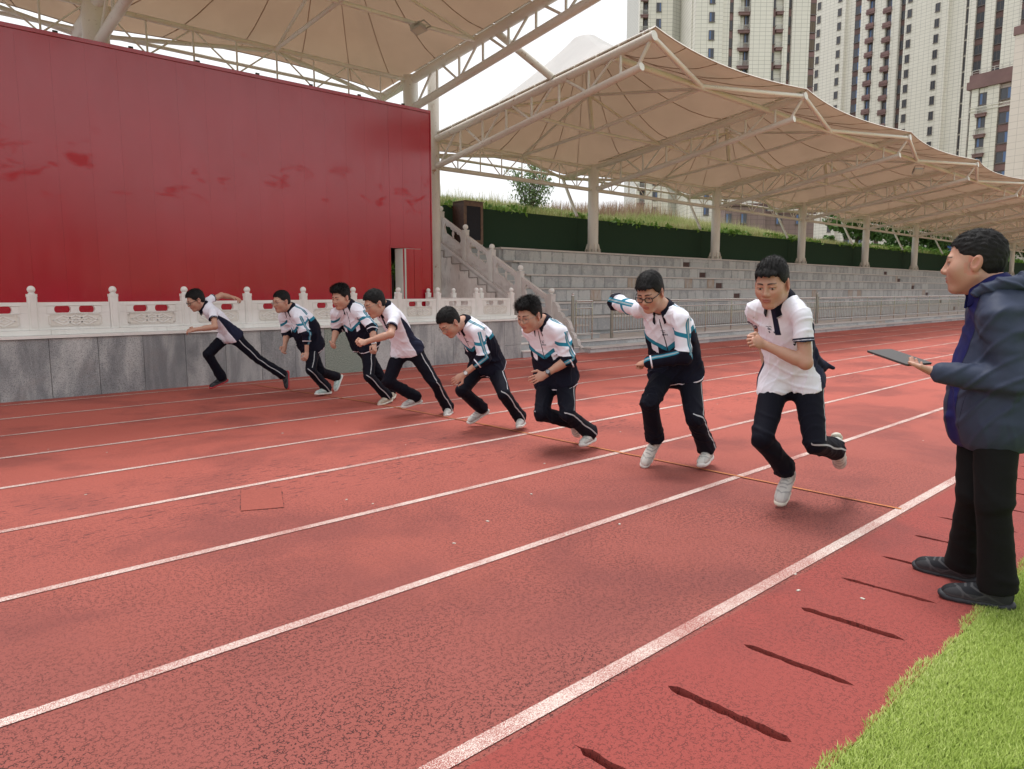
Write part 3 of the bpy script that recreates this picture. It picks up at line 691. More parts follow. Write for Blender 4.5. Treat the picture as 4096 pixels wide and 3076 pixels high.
def build_railing():
    def section(t, xa, xb, bars_d, loop_end=False):
        y = 12.15; S_ = M['steel']
        for z, r in ((1.235, .028), (1.06, .018), (.43, .018)): pipe('rail', (xa, y, z), (xb, y, z), r, S_, t, 10)
        n = max(1, round((xb-xa)/1.51))
        for i in range(n+1):
            x = xa+(xb-xa)*i/n; pipe('stanchion', (x, y, .27), (x, y, 1.215), .019, S_, t, 8)
        m = int((xb-xa)/bars_d)
        if bars_d < .5:
            for i in range(1, m):
                x = xa+(xb-xa)*i/m
                if abs(((x-xa)/((xb-xa)/n)+.5) % 1-.5) < .03: continue
                pipe('baluster', (x, y, .44), (x, y, 1.05), .0085, S_, t, 6)
    def post(t, x):
        pipe('post', (x, 12.15, .27), (x, 12.15, 1.36), .038, M['steel_d'], t, 12)
        b = MB(); b.lathe([(.045, 0), (.047, .012), (.02, .02), (.034, .04), (.036, .055), (.02, .075), (.002, .08)], (x, 12.15, 1.36), 12); b.build('post_cap', M['steel'], t)
    g = 'stainless railings along the stand'
    t = thing('railing', 'short stainless steel railing stub beside the stair scroll stone', 'railing', (13.9, 12.15, .27), g); post(t, 13.6); section(t, 13.72, 14.33, .105)
    t = thing('railing', 'long stainless steel railing with upright bars beginning after the gap', 'railing', (20, 12.15, .27), g); post(t, 15.12); section(t, 15.16, 26.95, .118)
    t = thing('railing', 'farther stainless steel railing continuing along the stand to the right', 'railing', (36, 12.15, .27), g); post(t, 27.13); section(t, 27.26, 45.5, .15)
    t = thing('railing', 'last far stretch of stainless railing hidden behind the man with the tablet', 'railing', (60, 12.15, .27), g); section(t, 45.6, 85, 1.0)
# ------------------------------------------------------------------ canopies
def ztop(y): return 5.62 + (16.4-y)*.137
def zbot(y): return 4.90 + (16.4-y)*.170
YC, YB, YT, YTL, YF = 16.62, 18.0, 9.35, 9.65, 10.4
def truss(t, X, dz=0, mat=None, r=.095, tipT=YT, rust=False):
    m = mat or M['paint']
    P = lambda y, f: (X, y, f(y)+dz)
    pipe('top_chord', P(YC-.15, ztop), P(tipT, ztop), r, m, t, 14)
    pipe('bottom_chord', P(YC-.15, zbot), P(tipT+.3, zbot), r*.82, m, t, 14)
    pipe('back_chord', P(YC+.15, ztop), P(YB, ztop), r, m, t, 12)
    ys = [16.35 - .88*i for i in range(9)]; w = .032
    for i in range(8):
        a, c = ys[i], ys[i+1]
        if c < tipT+.35: break
        if i % 2 == 0: pipe('web_diagonal', P(a+.02, zbot), P(c+.12, ztop), w, m, t, 8)
        else: pipe('web_diagonal', P(a-.12, ztop), P(c+.02, zbot), w, m, t, 8)
        pipe('web_post', P(c, zbot), P(c, ztop), w, m, t, 8)
    pipe('web_diagonal', P(tipT+.42, zbot), P(tipT+.05, ztop), w*1.25, m, t, 8)
    # welded clamp rail carrying the membrane edge
    b = MB(); y = 16.4
    while y > tipT+.1:
        y2 = max(tipT+.05, y-.62)
        b.add([(X-.035, y, ztop(y)+dz+r+.035), (X+.035, y, ztop(y)+dz+r+.035), (X+.035, y2+.05, ztop(y2+.05)+dz+r+.035), (X-.035, y2+.05, ztop(y2+.05)+dz+r+.035),
               (X-.035, y, ztop(y)+dz+r+.055), (X+.035, y, ztop(y)+dz+r+.055), (X+.035, y2+.05, ztop(y2+.05)+dz+r+.055), (X-.035, y2+.05, ztop(y2+.05)+dz+r+.055)],
              [(3,2,1,0),(4,5,6,7),(0,1,5,4),(1,2,6,5),(2,3,7,6),(3,0,4,7)])
        b.box(X-.012, X+.012, y2+.02, y2+.07, ztop(y2)+dz+r-.01, ztop(y2)+dz+r+.034); y = y2
    b.build('clamp_rail', M['paintr'], t)
    b = MB(); b.tube([P(tipT, ztop), (X, tipT-.012, ztop(tipT-.012)+dz)], r*1.08, 16); b.tube([P(tipT+.3, zbot), (X, tipT+.288, zbot(tipT+.288)+dz)], r*.9, 16); b.build('end_plate', M['paintw'], t)
def column(t, X, z0, z1, r=.18, mat=None, base=True):
    pipe('column', (X, YC, z0), (X, YC, z1), r, mat or M['paint'], t, 24)
    if base:
        b = MB(); b.tube([(X, YC, z0+.001), (X, YC, z0+.03)], r*1.55, 20)
        b.build('base_plate', M['paintr'], t)
        for k in range(8):
            R = Matrix.Translation((X, YC, z0+.031)) @ Matrix.Rotation(k*math.pi/4+.2, 4, 'Z')
            q = MB(); q.prism([(r+.002, 0), (r+.09, 0), (r+.09, .04), (r+.03, .26), (r+.002, .26)], -.011, .011, 'y', 0, R); q.build('stiffener', M['paintr'], t)
        b = MB()
        for k in range(8):
            a = k*math.pi/4+.58; b.tube([(X+math.cos(a)*(r+.08), YC+math.sin(a)*(r+.08), z0+.03), (X+math.cos(a)*(r+.08), YC+math.sin(a)*(r+.08), z0+.12)], .02, 6)
        b.build('anchor_bolts', M['steel_d'], t)
def membrane(t, x0, x1, dz=0, r=.095, sagf=.34, sagb=.45, H=2.25):
    nx, ns = 12, 12; xc, yc = (x0+x1)/2, 13.9
    ins = .0
    bd = []
    zz = lambda y: ztop(y)+dz+r+.06
    yf = lambda u: YT - .02 + sagf*(1-(2*u-1)**2)
    yb = lambda u: YB - sagb*(1-(2*u-1)**2)
    N = 14
    for i in range(N): u = i/N; bd.append((x0+(x1-x0)*u, yf(u)))
    for i in range(N): u = i/N; bd.append((x1, YT+(YB-YT)*u))
    for i in range(N): u = 1-i/N; bd.append((x0+(x1-x0)*u, yb(u)))
    for i in range(N): u = 1-i/N; bd.append((x0, YT+(YB-YT)*u))
    n = len(bd); K = 16; R0 = .36; vs_ = []
    def pt(i, w):
        bx, by = bd[i % n]; a = math.atan2(by-yc, (bx-xc)*1.15); ax, ay = xc + R0*math.cos(a), yc + .25 + R0*math.sin(a)
        x, y = bx+(ax-bx)*w, by+(ay-by)*w
        h = H*w**1.55
        return Vector((x, y, zz(y)+h))
    for k in range(K+1):
        w = 1-(1-k/K)**1.35
        for i in range(n): vs_.append(pt(i, w))
    fs_ = [(k*n+i, k*n+(i+1) % n, (k+1)*n+(i+1) % n, (k+1)*n+i) for k in range(K) for i in range(n)]
    b = MB(); b.add(vs_, fs_, 0, True); b.build('membrane', M['memb'], t)
    k0 = 0                                                        # white outer cover of the cone
    cv = [v + Vector((0, 0, .03)) for v in vs_[k0*n:]]; c0 = sum(cv[-n:], Vector())/n
    b = MB(); b.add(cv, [(k*n+i, k*n+(i+1) % n, (k+1)*n+(i+1) % n, (k+1)*n+i) for k in range(K-k0) for i in range(n)], 0, True)
    b.add(cv[-n:] + [c0 + Vector((0, 0, .05))], [(i, (i+1) % n, n) for i in range(n)], 0, True); b.build('cone_cover', M['memw'], t)
    # welded seams running from the edge to the cap
    b = MB()
    for i in range(0, n, 3):
        p = [pt(i, 1-(1-k/10)**1.3) - Vector((0, 0, .012)) for k in range(11)]
        b.tube(p, .011, 4)
    tag(b.build('weld_seams', M['seam'], t), kind='stuff')
    # edge cable at the front
    for f, nm in ((yf, 'edge_cable'), (yb, 'edge_cable')):
        b = MB(); b.tube([(x0+(x1-x0)*i/16, f(i/16), zz(f(i/16))) for i in range(17)], .013, 6); b.build(nm, M['seam'], t)
def bay(t, x0, x1, dz=0, mat=None):
    m = mat or M['paint']; xc = (x0+x1)/2
    L, B_ = (x0, 13.92, ztop(13.92)+dz), (x1, 13.92, ztop(13.92)+dz)
    Nn, F = (xc, YC-.02, ztop(YC)+dz), (xc, YF, ztop(YF)+dz-.08)
    C = Vector((xc, 13.83, ztop(13.83)+dz-.1)); T = C + Vector((0, .14, 1.0)); A = C + Vector((0, .30, 2.25))
    pipe('mast', C, A, .062, m, t, 10); pipe('top_pole', A+Vector((.42, 0, -.1)), A+Vector((.42, 0, .42)), .03, M['paintw'], t, 8)
    for p in (L, B_, Nn, F):
        pipe('strut', C, p, .048, m, t, 10); pipe('stay', T, p, .038, m, t, 8)
    pipe('front_beam', (x0, YF, ztop(YF)+dz-.05), (x1, YF, ztop(YF)+dz-.05), .075, m, t, 12)
    pipe('edge_brace', (x0, YT+.06, ztop(YT)+dz), (xc, YF-.02, ztop(YF)+dz-.03), .062, M['paintw'], t, 12)
    pipe('edge_brace', (xc, YF-.02, ztop(YF)+dz-.03), (x1, YT+.06, ztop(YT)+dz), .058, M['paintw'], t, 12)
    zt, zb = ztop(YC)+dz, zbot(16.4)+dz-.03                        # longitudinal truss between the columns
    pipe('back_beam', (x0+.1, YC, zb), (x1-.1, YC, zb), .062, m, t, 12)
    pipe('back_beam', (x0+.1, YC, zt), (x1-.1, YC, zt), .055, m, t, 12)
    n = 8
    for i in range(1, n):
        x = x0+(x1-x0)*i/n; pipe('lattice_post', (x, YC, zb), (x, YC, zt), .021, m, t, 6)
    for i in range(n):
        a, c = x0+(x1-x0)*i/n, x0+(x1-x0)*(i+1)/n
        if i == 0: a += .15
        if i == n-1: c -= .15
        p = (zb, zt) if i % 2 else (zt, zb)
        pipe('lattice_diagonal', (a, YC, p[0]), (c, YC, p[1]), .018, m, t, 6)
    zz = ztop(YB)+dz
    pipe('rear_beam', (x0, YB-.25, zz+.02), (x1, YB-.25, zz+.02), .045, m, t, 8)
    # sloping rear edge braces of the back corner
    for X, s in ((x0, 1), (x1, -1)): pipe('rear_brace', (X, YB-.02, zz-.02), (X + s*(x1-x0)*.5, YC+.1, zt-.02), .05, m, t, 8)
def floodlight(p, rot, label):
    x, y, z = p; t = thing('floodlight', label, 'lamp', p, 'floodlights under the canopies')
    R = Matrix.Translation(p) @ rot
    b = MB(); b.box(-.17, .17, -.05, .05, -.12, .12, 0, R); b.box(-.19, .19, -.06, -.051, -.14, .14, 0, R); b.build('lamp_housing', M['lamp'], t)
    b = MB(); b.box(-.15, .15, -.066, -.061, -.10, .10, 0, R); b.build('lamp_glass', M['lampg'], t)
    b = MB(); b.box(-.2, -.18, -.01, .01, -.02, .22, 0, R); b.box(.18, .2, -.01, .01, -.02, .22, 0, R); b.box(-.2, .2, -.01, .01, .221, .235, 0, R); b.build('lamp_bracket', M['steel_d'], t)
def build_canopies():
    X = [12.85] + [19.6 + 7.75*i for i in range(10)]
    g = 'tan membrane canopies over the stand'
    names = ['first low tan canopy beside the red wall, its bare end truss towards the stage', 'second tan canopy from the red wall, in front of the tallest cream tower', 'third tan canopy from the red wall, with a floodlight under its front beam',
             'fourth tan canopy from the red wall, above the jogger in the polo shirt', 'fifth tan canopy from the red wall', 'sixth tan canopy from the red wall', 'seventh tan canopy from the red wall', 'eighth tan canopy from the red wall', 'ninth tan canopy, farthest but one from the red wall', 'tenth tan canopy, farthest from the red wall behind the coach']
    for i in range(len(X)-1):
        t = thing('canopy', names[i], 'canopy', (X[i], YC, 2.78), g)
        if i == 0: truss(t, X[0], mat=M['paintr']); column(t, X[0], .87, 8.0, .155, M['paintr'])
        column(t, X[i+1], 2.78, ztop(YC)+.10); truss(t, X[i+1])
        bay(t, X[i], X[i+1]); membrane(t, X[i], X[i+1])
        pipe('back_tie', (X[i+1]-.03, YB-.02, ztop(YB)-.05), (X[i+1]-.03, 17.32, 4.05), .055, M['paint'], t, 10)
    # higher canopy over the stage
    t = thing('stage_canopy', 'higher yellowish tan canopy over the stage and the red wall', 'canopy', (8.3, YC, .9))
    dz = 1.42; xs = [4.57, 12.1]
    for x in xs: truss(t, x, dz, M['paint'], .12); column(t, x, .88, ztop(YC)+dz+.12, .20 if x > 5 else .24, base=False)
    bay(t, *xs, dz); membrane(t, *xs, dz, .12, H=2.4)
    bay(t, -3.0, 4.57, dz); membrane(t, -3.0, 4.57, dz, .12, H=2.4)
    pipe('link_tube', (12.1, 13.3, ztop(13.3)+dz), (12.85, 12.15, ztop(12.15)+.12), .085, M['paintr'], t, 14)
    Rt = Matrix.Rotation(.5, 4, 'Z') @ Matrix.Rotation(1.25, 4, 'X')
    floodlight((10.15, 13.62, 7.16), Rt, 'square floodlight on a strut under the high stage canopy')
    floodlight((27.35+3.9-7.75*0-0.0, 10.35, 6.02), Matrix.Rotation(-.7, 4, 'Z') @ Matrix.Rotation(.7, 4, 'X'), 'pale floodlight hanging from the front beam of the third canopy')
    floodlight((50.4, 9.8, 5.9), Matrix.Rotation(-.7, 4, 'Z') @ Matrix.Rotation(.7, 4, 'X'), 'small pale floodlight at the front of a farther canopy on the right')
    # dark green clad wall, cabinet
    for i in range(len(X)-1):
        a = 13.7 if i == 0 else X[i]; t = MB(); t.box(a+.004, X[i+1]-.004, 17.30, 17.42, 2.775, 3.985)
        o = t.build('clad_wall', M['grn'])
        tag(o, ['dark green turf clad wall beside the brown cabinet', 'dark green turf clad wall between the first and second columns', 'dark green clad wall between the second and third columns', 'dark green clad wall between the third and fourth columns', 'dark green clad wall between the fourth and fifth columns', 'dark green clad wall nearest the face of the man with the tablet', 'dark green clad wall behind the head of the man with the tablet', 'dark green clad wall at the far end but two', 'dark green clad wall at the far end but one', 'dark green clad wall at the far end'][i], 'wall', 'green clad wall sections')
    t = thing('speaker_cabinet', 'tall brown wooden cabinet with a dark cloth front at the top of the stair', 'cabinet', (14.4, 17, 2.8))
    x0, x1, y0, y1, z0, z1 = 14.03, 14.75, 16.76, 17.29, 2.86, 4.07
    b = MB(); b.box(x0, x1, y0+.03, y1, z0, z1); b.build('body', M['wood'], t)
    b = MB(); w = .09
    b.box(x0-.005, x0+w, y0, y0+.028, z0, z1); b.box(x1-w, x1+.005, y0, y0+.028, z0, z1); b.box(x0+w+.001, x1-w-.001, y0, y0+.028, z1-.12, z1); b.box(x0+w+.001, x1-w-.001, y0, y0+.028, z0, z0+.12); b.build('front_frame', M['woodf'], t)
    b = MB(); b.box(x0+w+.002, x1-w-.002, y0+.012, y0+.027, z0+.122, z1-.122); b.build('cloth_grille', M['mesh_d'], t)
    b = MB(); b.box(x0-.03, x1+.03, y0-.02, y1, z1+.002, z1+.02)
    for k in range(7): b.box(x0+.02+k*.1, x0+.08+k*.1, y0-.03, y0+.03, z1+.021, z1+.03)
    b.build('top_board', M['woodf'], t)
    b = MB(); b.box(x0, x1, y0+.02, y1, 2.781, 2.858); b.build('cabinet_plinth', M['tread'], t)
# ------------------------------------------------------------------ hill, plants
def hz(x, y):
    s = max(0, min(1, (y-17.4)/6.5)); s = s*s*(3-2*s)
    top = 5.05 + .22*math.sin(x*.21) + .12*math.sin(x*.63+1) - (.9 if x > 46 else .9*max(0, (x-34)/12))*.55
    return 3.93 + (top-3.93)*s - max(0, y-26)*.05
def build_hill():
    xs = np.concatenate([np.linspace(8, 60, 70), np.linspace(62, 130, 25)]); ys = np.concatenate([np.linspace(17.42, 27, 22), [32, 40, 60, 90]])
    V = np.array([(x, y, hz(x, y) if y > 17.5 else 3.9) for y in ys for x in xs]); nx = len(xs)
    F = np.array([(j*nx+i, j*nx+i+1, (j+1)*nx+i+1, (j+1)*nx+i) for j in range(len(ys)-1) for i in range(nx-1)])
    o = mesh_obj('hillside', np_mesh('hillside', V, F, M['soil'], True)); tag(o, kind='structure')
    r = np.random.default_rng(11)
    def pts(n, x0, x1, y0, y1, pw=1.0):
        x = r.uniform(x0, x1, n); y = y0 + (y1-y0)*r.uniform(size=n)**pw
        return np.array([(a, b, hz(a, b)-.03) for a, b in zip(x, y)])
    P = pts(56000, 12.5, 58, 17.45, 25.5); f = .5 + .35*np.sin(P[:, 0]*.9)*np.sin(P[:, 1]*1.7) + .03*(P[:, 1]-21)
    blades('wild_grass', P, .42, .022, .22, M['gras'], seed=21, rvs=np.clip(f, 0, 1))
    P = pts(4200, 12.5, 50, 22, 25.5); blades('tall_grass', P, .85, .010, .25, M['gras'], seed=22, rvs=np.full(len(P), .85))
    P = pts(3600, 24, 36, 22.3, 25.2); P = P[np.abs(P[:, 0]-29.5-1.5*np.sin(P[:, 1])) < 4.2]; blades('reddish_grass', P, .95, .02, .3, M['grasr'], seed=23)
    P = pts(3000, 12.5, 75, 17.45, 18.6, 1.6); P = P[(np.sin(P[:, 0]*1.3)+np.sin(P[:, 0]*.37+2) > .35)]; P[:, 2] += r.uniform(.02, .32, len(P))
    tag(leaf_cloud('ivy', P, .13, M['ivy'], 31, rvs=np.full(len(P), .65)), kind='stuff')
    x_ = r.uniform(13, 60, 1000); x_ = x_[np.sin(x_*.9)+np.sin(x_*2.3+1)+.8*np.sin(x_*.31) > -.1]; P = np.stack([x_, r.uniform(17.26, 17.5, len(x_)), 3.93+.16*r.random(len(x_))**2+r.normal(0, .03, len(x_))], 1)
    tag(leaf_cloud('creeper', P, .12, M['ivy'], 35, rvs=np.full(len(P), .6)), kind='stuff')
    P = pts(11000, 52, 95, 17.6, 25); P[:, 2] += r.uniform(.02, .5, len(P))
    tag(leaf_cloud('undergrowth', P, .17, M['ivy'], 32, rvs=np.full(len(P), .35)), kind='stuff')
def shrub(x, y, z0, h, w, label, mat, seed, n=2600, ls=.09, group=None, nstem=9, name='shrub'):
    t = thing(name, label, 'shrub' if name == 'shrub' else 'tree', (x, y, z0), group); r = np.random.default_rng(seed)
    b = MB(); L = []; rv = []
    for k in range(nstem):
        a = r.uniform(0, 2*math.pi); s = r.uniform(.15, 1)*w; hh = h*r.uniform(.55, 1)*(1.05-.35*s/w)
        p = [Vector((x+math.cos(a)*s*u**1.3 + .04*r.normal(), y+math.sin(a)*s*u**1.3+.04*r.normal(), z0+hh*u)) for u in np.linspace(0, 1, 6)]
        b.tube(p, [max(.004, .02*(1-u)+.004)*h/2 for u in np.linspace(0, 1, 6)], 5)
        m = int(n/nstem); u = r.uniform(.18, 1, m); q = np.array([[p[min(4, int(v*5))][i]*(1-(v*5-min(4, int(v*5)))) + p[min(4, int(v*5))+1][i]*(v*5-min(4, int(v*5))) for i in range(3)] for v in u])
        q += r.normal(size=(m, 3))*np.array([1, 1, .8])*(.26*w*(1.15-u))[:, None]; L.append(q); rv.append(np.full(m, r.uniform(.25, .75)) + .25*(u-.5))
    b.build('stem', M['bark'], t); leaf_cloud('crown', np.concatenate(L), ls, mat, seed+1, rvs=np.concatenate(rv), parent=t, aspect=2.6 if name == 'shrub' else 1.5)
    return t
def tree(x, y, z0, h, w, label, seed, group):
    t = thing('tree', label, 'tree', (x, y, z0), group); r = np.random.default_rng(seed)
    b = MB(); b.tube([(x, y, z0-.2), (x+.1, y, z0+h*.35), (x+.05, y+.1, z0+h*.75)], [h*.035, h*.028, h*.01], 8)
    C = []
    for k in range(26):
        a = r.uniform(0, 2*math.pi); u = r.uniform(.22, 1); rad = w*math.sqrt(max(.05, 1-((u-.5)/.55)**2))*r.uniform(.25, .95)
        c = Vector((x+math.cos(a)*rad, y+math.sin(a)*rad, z0+h*u)); C.append(c)
        if k < 12: b.tube([(x+.06, y, z0+h*u*.6), (Vector((x, y, z0+h*u*.75))*.4 + c*.6), c], [h*.012, h*.008, .01], 5)
    b.build('trunk', M['bark'], t)
    P = []; rv = []
    for c in C:
        m = 230; d = r.normal(size=(m, 3)); d /= np.linalg.norm(d, axis=1)[:, None]; d *= (r.uniform(.3, 1, m)**.6)[:, None]*w*.30*r.uniform(.7, 1.3)
        d[:, 2] *= .75; P.append(np.array(c)+d); rv.append(np.full(m, r.uniform(.2, .8)))
    leaf_cloud('crown', np.concatenate(P), .20, M['tree'], seed+1, rvs=np.concatenate(rv), parent=t, aspect=1.5)
def build_plants():
    shrub(20.6, 20.6, hz(20.6, 20.6)-.1, 2.9, 1.25, 'feathery green willow shrub on the hill behind the first column', M['shrub'], 41, 2000, .055, nstem=16)
    shrub(16.2, 22.5, hz(16.2, 22.5), 1.0, 1.0, 'low bright shrub on the hill left of the willow shrub', M['ivy'], 43, 900, .09)
    g = 'trees on the hill beyond the stand'
    tree(55, 22, 4.0, 4.6, 2.6, 'dark green tree behind the fourth column from the red wall', 51, g)
    tree(63, 21.0, 4.0, 5.2, 3.0, 'dark green tree between the fifth and sixth columns', 52, g)
    tree(73, 21.5, 4.0, 5.2, 3.2, 'dark green tree just left of the head of the man with the tablet', 53, g)
    tree(88, 20.5, 3.5, 5.5, 3.4, 'ivy green tree right of the head of the man with the tablet', 55, g)
    tree(104, 22, 3.2, 6, 3.8, 'farthest green tree at the right edge by the blue shed', 56, g)
    r = np.random.default_rng(61); n = 9000
    P = np.stack([r.uniform(92, 126, n), r.uniform(17.45, 19, n), r.uniform(1.2, 6.4, n)], 1)
    tag(leaf_cloud('ivy_bank', P, .32, M['ivy'], 62, rvs=np.full(n, .3)), kind='stuff')
    t = thing('shed', 'blue metal shed with a white roof edge far behind the coach', 'shed', (118, 27, 4))
    b = MB(); b.box(112, 135, 27, 33, 3.5, 8.6); b.build('wall', M['bluew'], t); b = MB(); b.box(111.5, 135.5, 26.6, 33.4, 8.602, 8.9); b.build('roof', M['paintw'], t)
    b = MB(); [b.box(113+3.5*i, 114.6+3.5*i, 26.94, 26.99, 5.6, 7.4) for i in range(5)]; b.build('window', M['glass_d'], t)
    # distant stone stair rail behind the man's shoulder
    t = thing('stair_balustrade', 'distant grey stone balustrade sloping behind the shoulder of the man with the tablet', 'balustrade', (85, 14, 1))
    for i in range(6):
        y = 17 - .95*i; x = 84; z = 2.75 - .48*i
        b = MB(); b.box(x-.09, x+.09, y-.09, y+.09, z, z+.95); b.lathe([(.06, 0), (.09, .06), (.09, .12), (.01, .18)], (x, y, z+.95), 10); b.build('post', M['stairm2'], t)
        if i < 5:
            b = MB(); b.prism([(y-.09, z+.05), (y-.86, z-.41), (y-.86, z+.02), (y-.09, z+.48)], x-.04, x+.04, 'x'); b.prism([(y-.09, z+.68), (y-.86, z+.2), (y-.86, z+.32), (y-.09, z+.8)], x-.04, x+.04, 'x'); b.build('panel', M['stairm2'], t)
# ------------------------------------------------------------------ high-rise towers
class Fac:
    """facade frame: u along, d outwards (towards the field), z up"""
    def __init__(s, P, e, parent):
        s.P = Vector((P[0], P[1], 0)); s.e = Vector((e[0], e[1], 0)).normalized(); n = Vector((s.e.y, -s.e.x, 0))
        if n.dot(-s.P) < 0: n = -n
        s.n = n; s.t = parent
        s.M = Matrix(((s.e.x, n.x, 0, s.P.x), (s.e.y, n.y, 0, s.P.y), (0, 0, 1, 0), (0, 0, 0, 1)))
    def blk(s, u0, u1, d0, d1, z0, z1, name, mat):
        b = MB(); b.box(u0, u1, d0, d1, z0, z1)
        o = b.build(name, mat, None, s.M); return par(o, s.t)
    def put(s, name, me, u, d, z): return inst(name, me, s.t, M=s.M @ Matrix.Translation((u, d, z)))
WIN = {}
def win_mesh(w, h, kind):
    k = (w, h, kind)
    if k in WIN: return WIN[k]
    b = MB(); f = .07
    b.box(-w/2, w/2, -.25, .0, 0, f); b.box(-w/2, w/2, -.25, 0, h-f, h); b.box(-w/2, -w/2+f, -.25, 0, f+.001, h-f-.001); b.box(w/2-f, w/2, -.25, 0, f+.001, h-f-.001)
    if kind == 'louv':
        for i in range(2): b.box(-w/2+f+.01+i*(w/2-f), -.02+i*(w/2-f)+.0, -.2, -.03, f+.002, h-f-.002, 3)
    else:
        c = -w*.05 if kind != 'r' else w*.12
        b.box(c-.03, c+.03, -.22, -.005, f+.001, h-f-.001)
        g = {'b': (1, 2), 'd': (2, 2), 'l': (1, 2), 'r': (2, 1)}[kind]
        b.box(-w/2+f+.002, c-.032, -.18, -.05, f+.002, h-f-.002, g[0]); b.box(c+.032, w/2-f-.002, -.18, -.035, f+.002, h-f-.002, g[1])
    b.box(-w/2-.06, w/2+.06, -.02, .08, -.1, -.002)
    me = b.mesh('window'); [me.materials.append(m) for m in (M['frame'], M['glass'], M['glass_d'], M['louv'])]
    WIN[k] = me; return me
def balc_mesh(w, d, kind):
    k = ('balc', w, d, kind)
    if k in WIN: return WIN[k]
    b = MB(); b.box(-w/2, w/2, -.3, d, -.45, -.0, 0); b.box(-w/2-.08, w/2+.08, -.3, d+.08, -.12, -.02, 0)
    n = int(w/.16)
    if kind == 'rail':
        for i in range(n+1): b.box(-w/2+w*i/n-.02, -w/2+w*i/n+.02, d-.05, d-.01, .001, .65, 1)
        b.box(-w/2, w/2, d-.06, d, .651, .70, 1); b.box(-w/2-.001, -w/2+.04, -.3, d-.061, .6, .66, 1); b.box(w/2-.04, w/2+.001, -.3, d-.061, .6, .66, 1)
    else: b.box(-w/2, w/2, d-.12, d, .001, .5, 0)
    me = b.mesh('balcony'); me.materials.append(M['maroon']); me.materials.append(M['railw']); WIN[k] = me; return me
def column_bay(F, u0, u1, d, z0, fh, n, wkind, wz, wh, span='maroon', pad=.06, h0=2, zt=58):
    """recessed dark bay: windows with spandrels between"""
    F.blk(u0, u1, d-.9, d-.3, h0, zt, 'bay_wall', M[span])
    uc, w = (u0+u1)/2, round(u1-u0-2*pad, 2)
    wm = win_mesh(w, wh, wkind); q = MB(); q.box(-w/2-.03, w/2+.03, -.29, -.06, 0, fh-wh-.22); key = ('sp', w, round(fh-wh, 2), span)
    if key not in WIN: me = q.mesh('spandrel'); me.materials.append(M[span]); WIN[key] = me
    for i in range(n):
        z = z0 + fh*i
        if not (h0 < z < zt): continue
        F.put('window', wm, uc, d, z); F.put('spandrel', WIN[key], uc, d, z+wh+.05)
def wins(F, u, d, z0, fh, n, w, wh, kind, lo=2, hi=58):
    wm = win_mesh(w, wh, kind)
    for i in range(n):
        if lo < z0+fh*i < hi: F.put('window', wm, u, d, z0+fh*i)
def build_added_tree_belt():
    # unseen tree belt added behind the camera to darken the glossy wall's lower reflection
    r = np.random.default_rng(77); n = 26000
    x = r.uniform(-70, 190, n); P = np.stack([x, -74+r.uniform(-3, 3, n), r.uniform(0, 1, n)**.8*(10.5+2.2*np.sin(x*.11)+1.5*np.sin(x*.31+1))], 1)
    tag(leaf_cloud('added_tree_belt', P, 1.5, M['tree'], 78, rvs=np.full(n, .4)), kind='stuff')
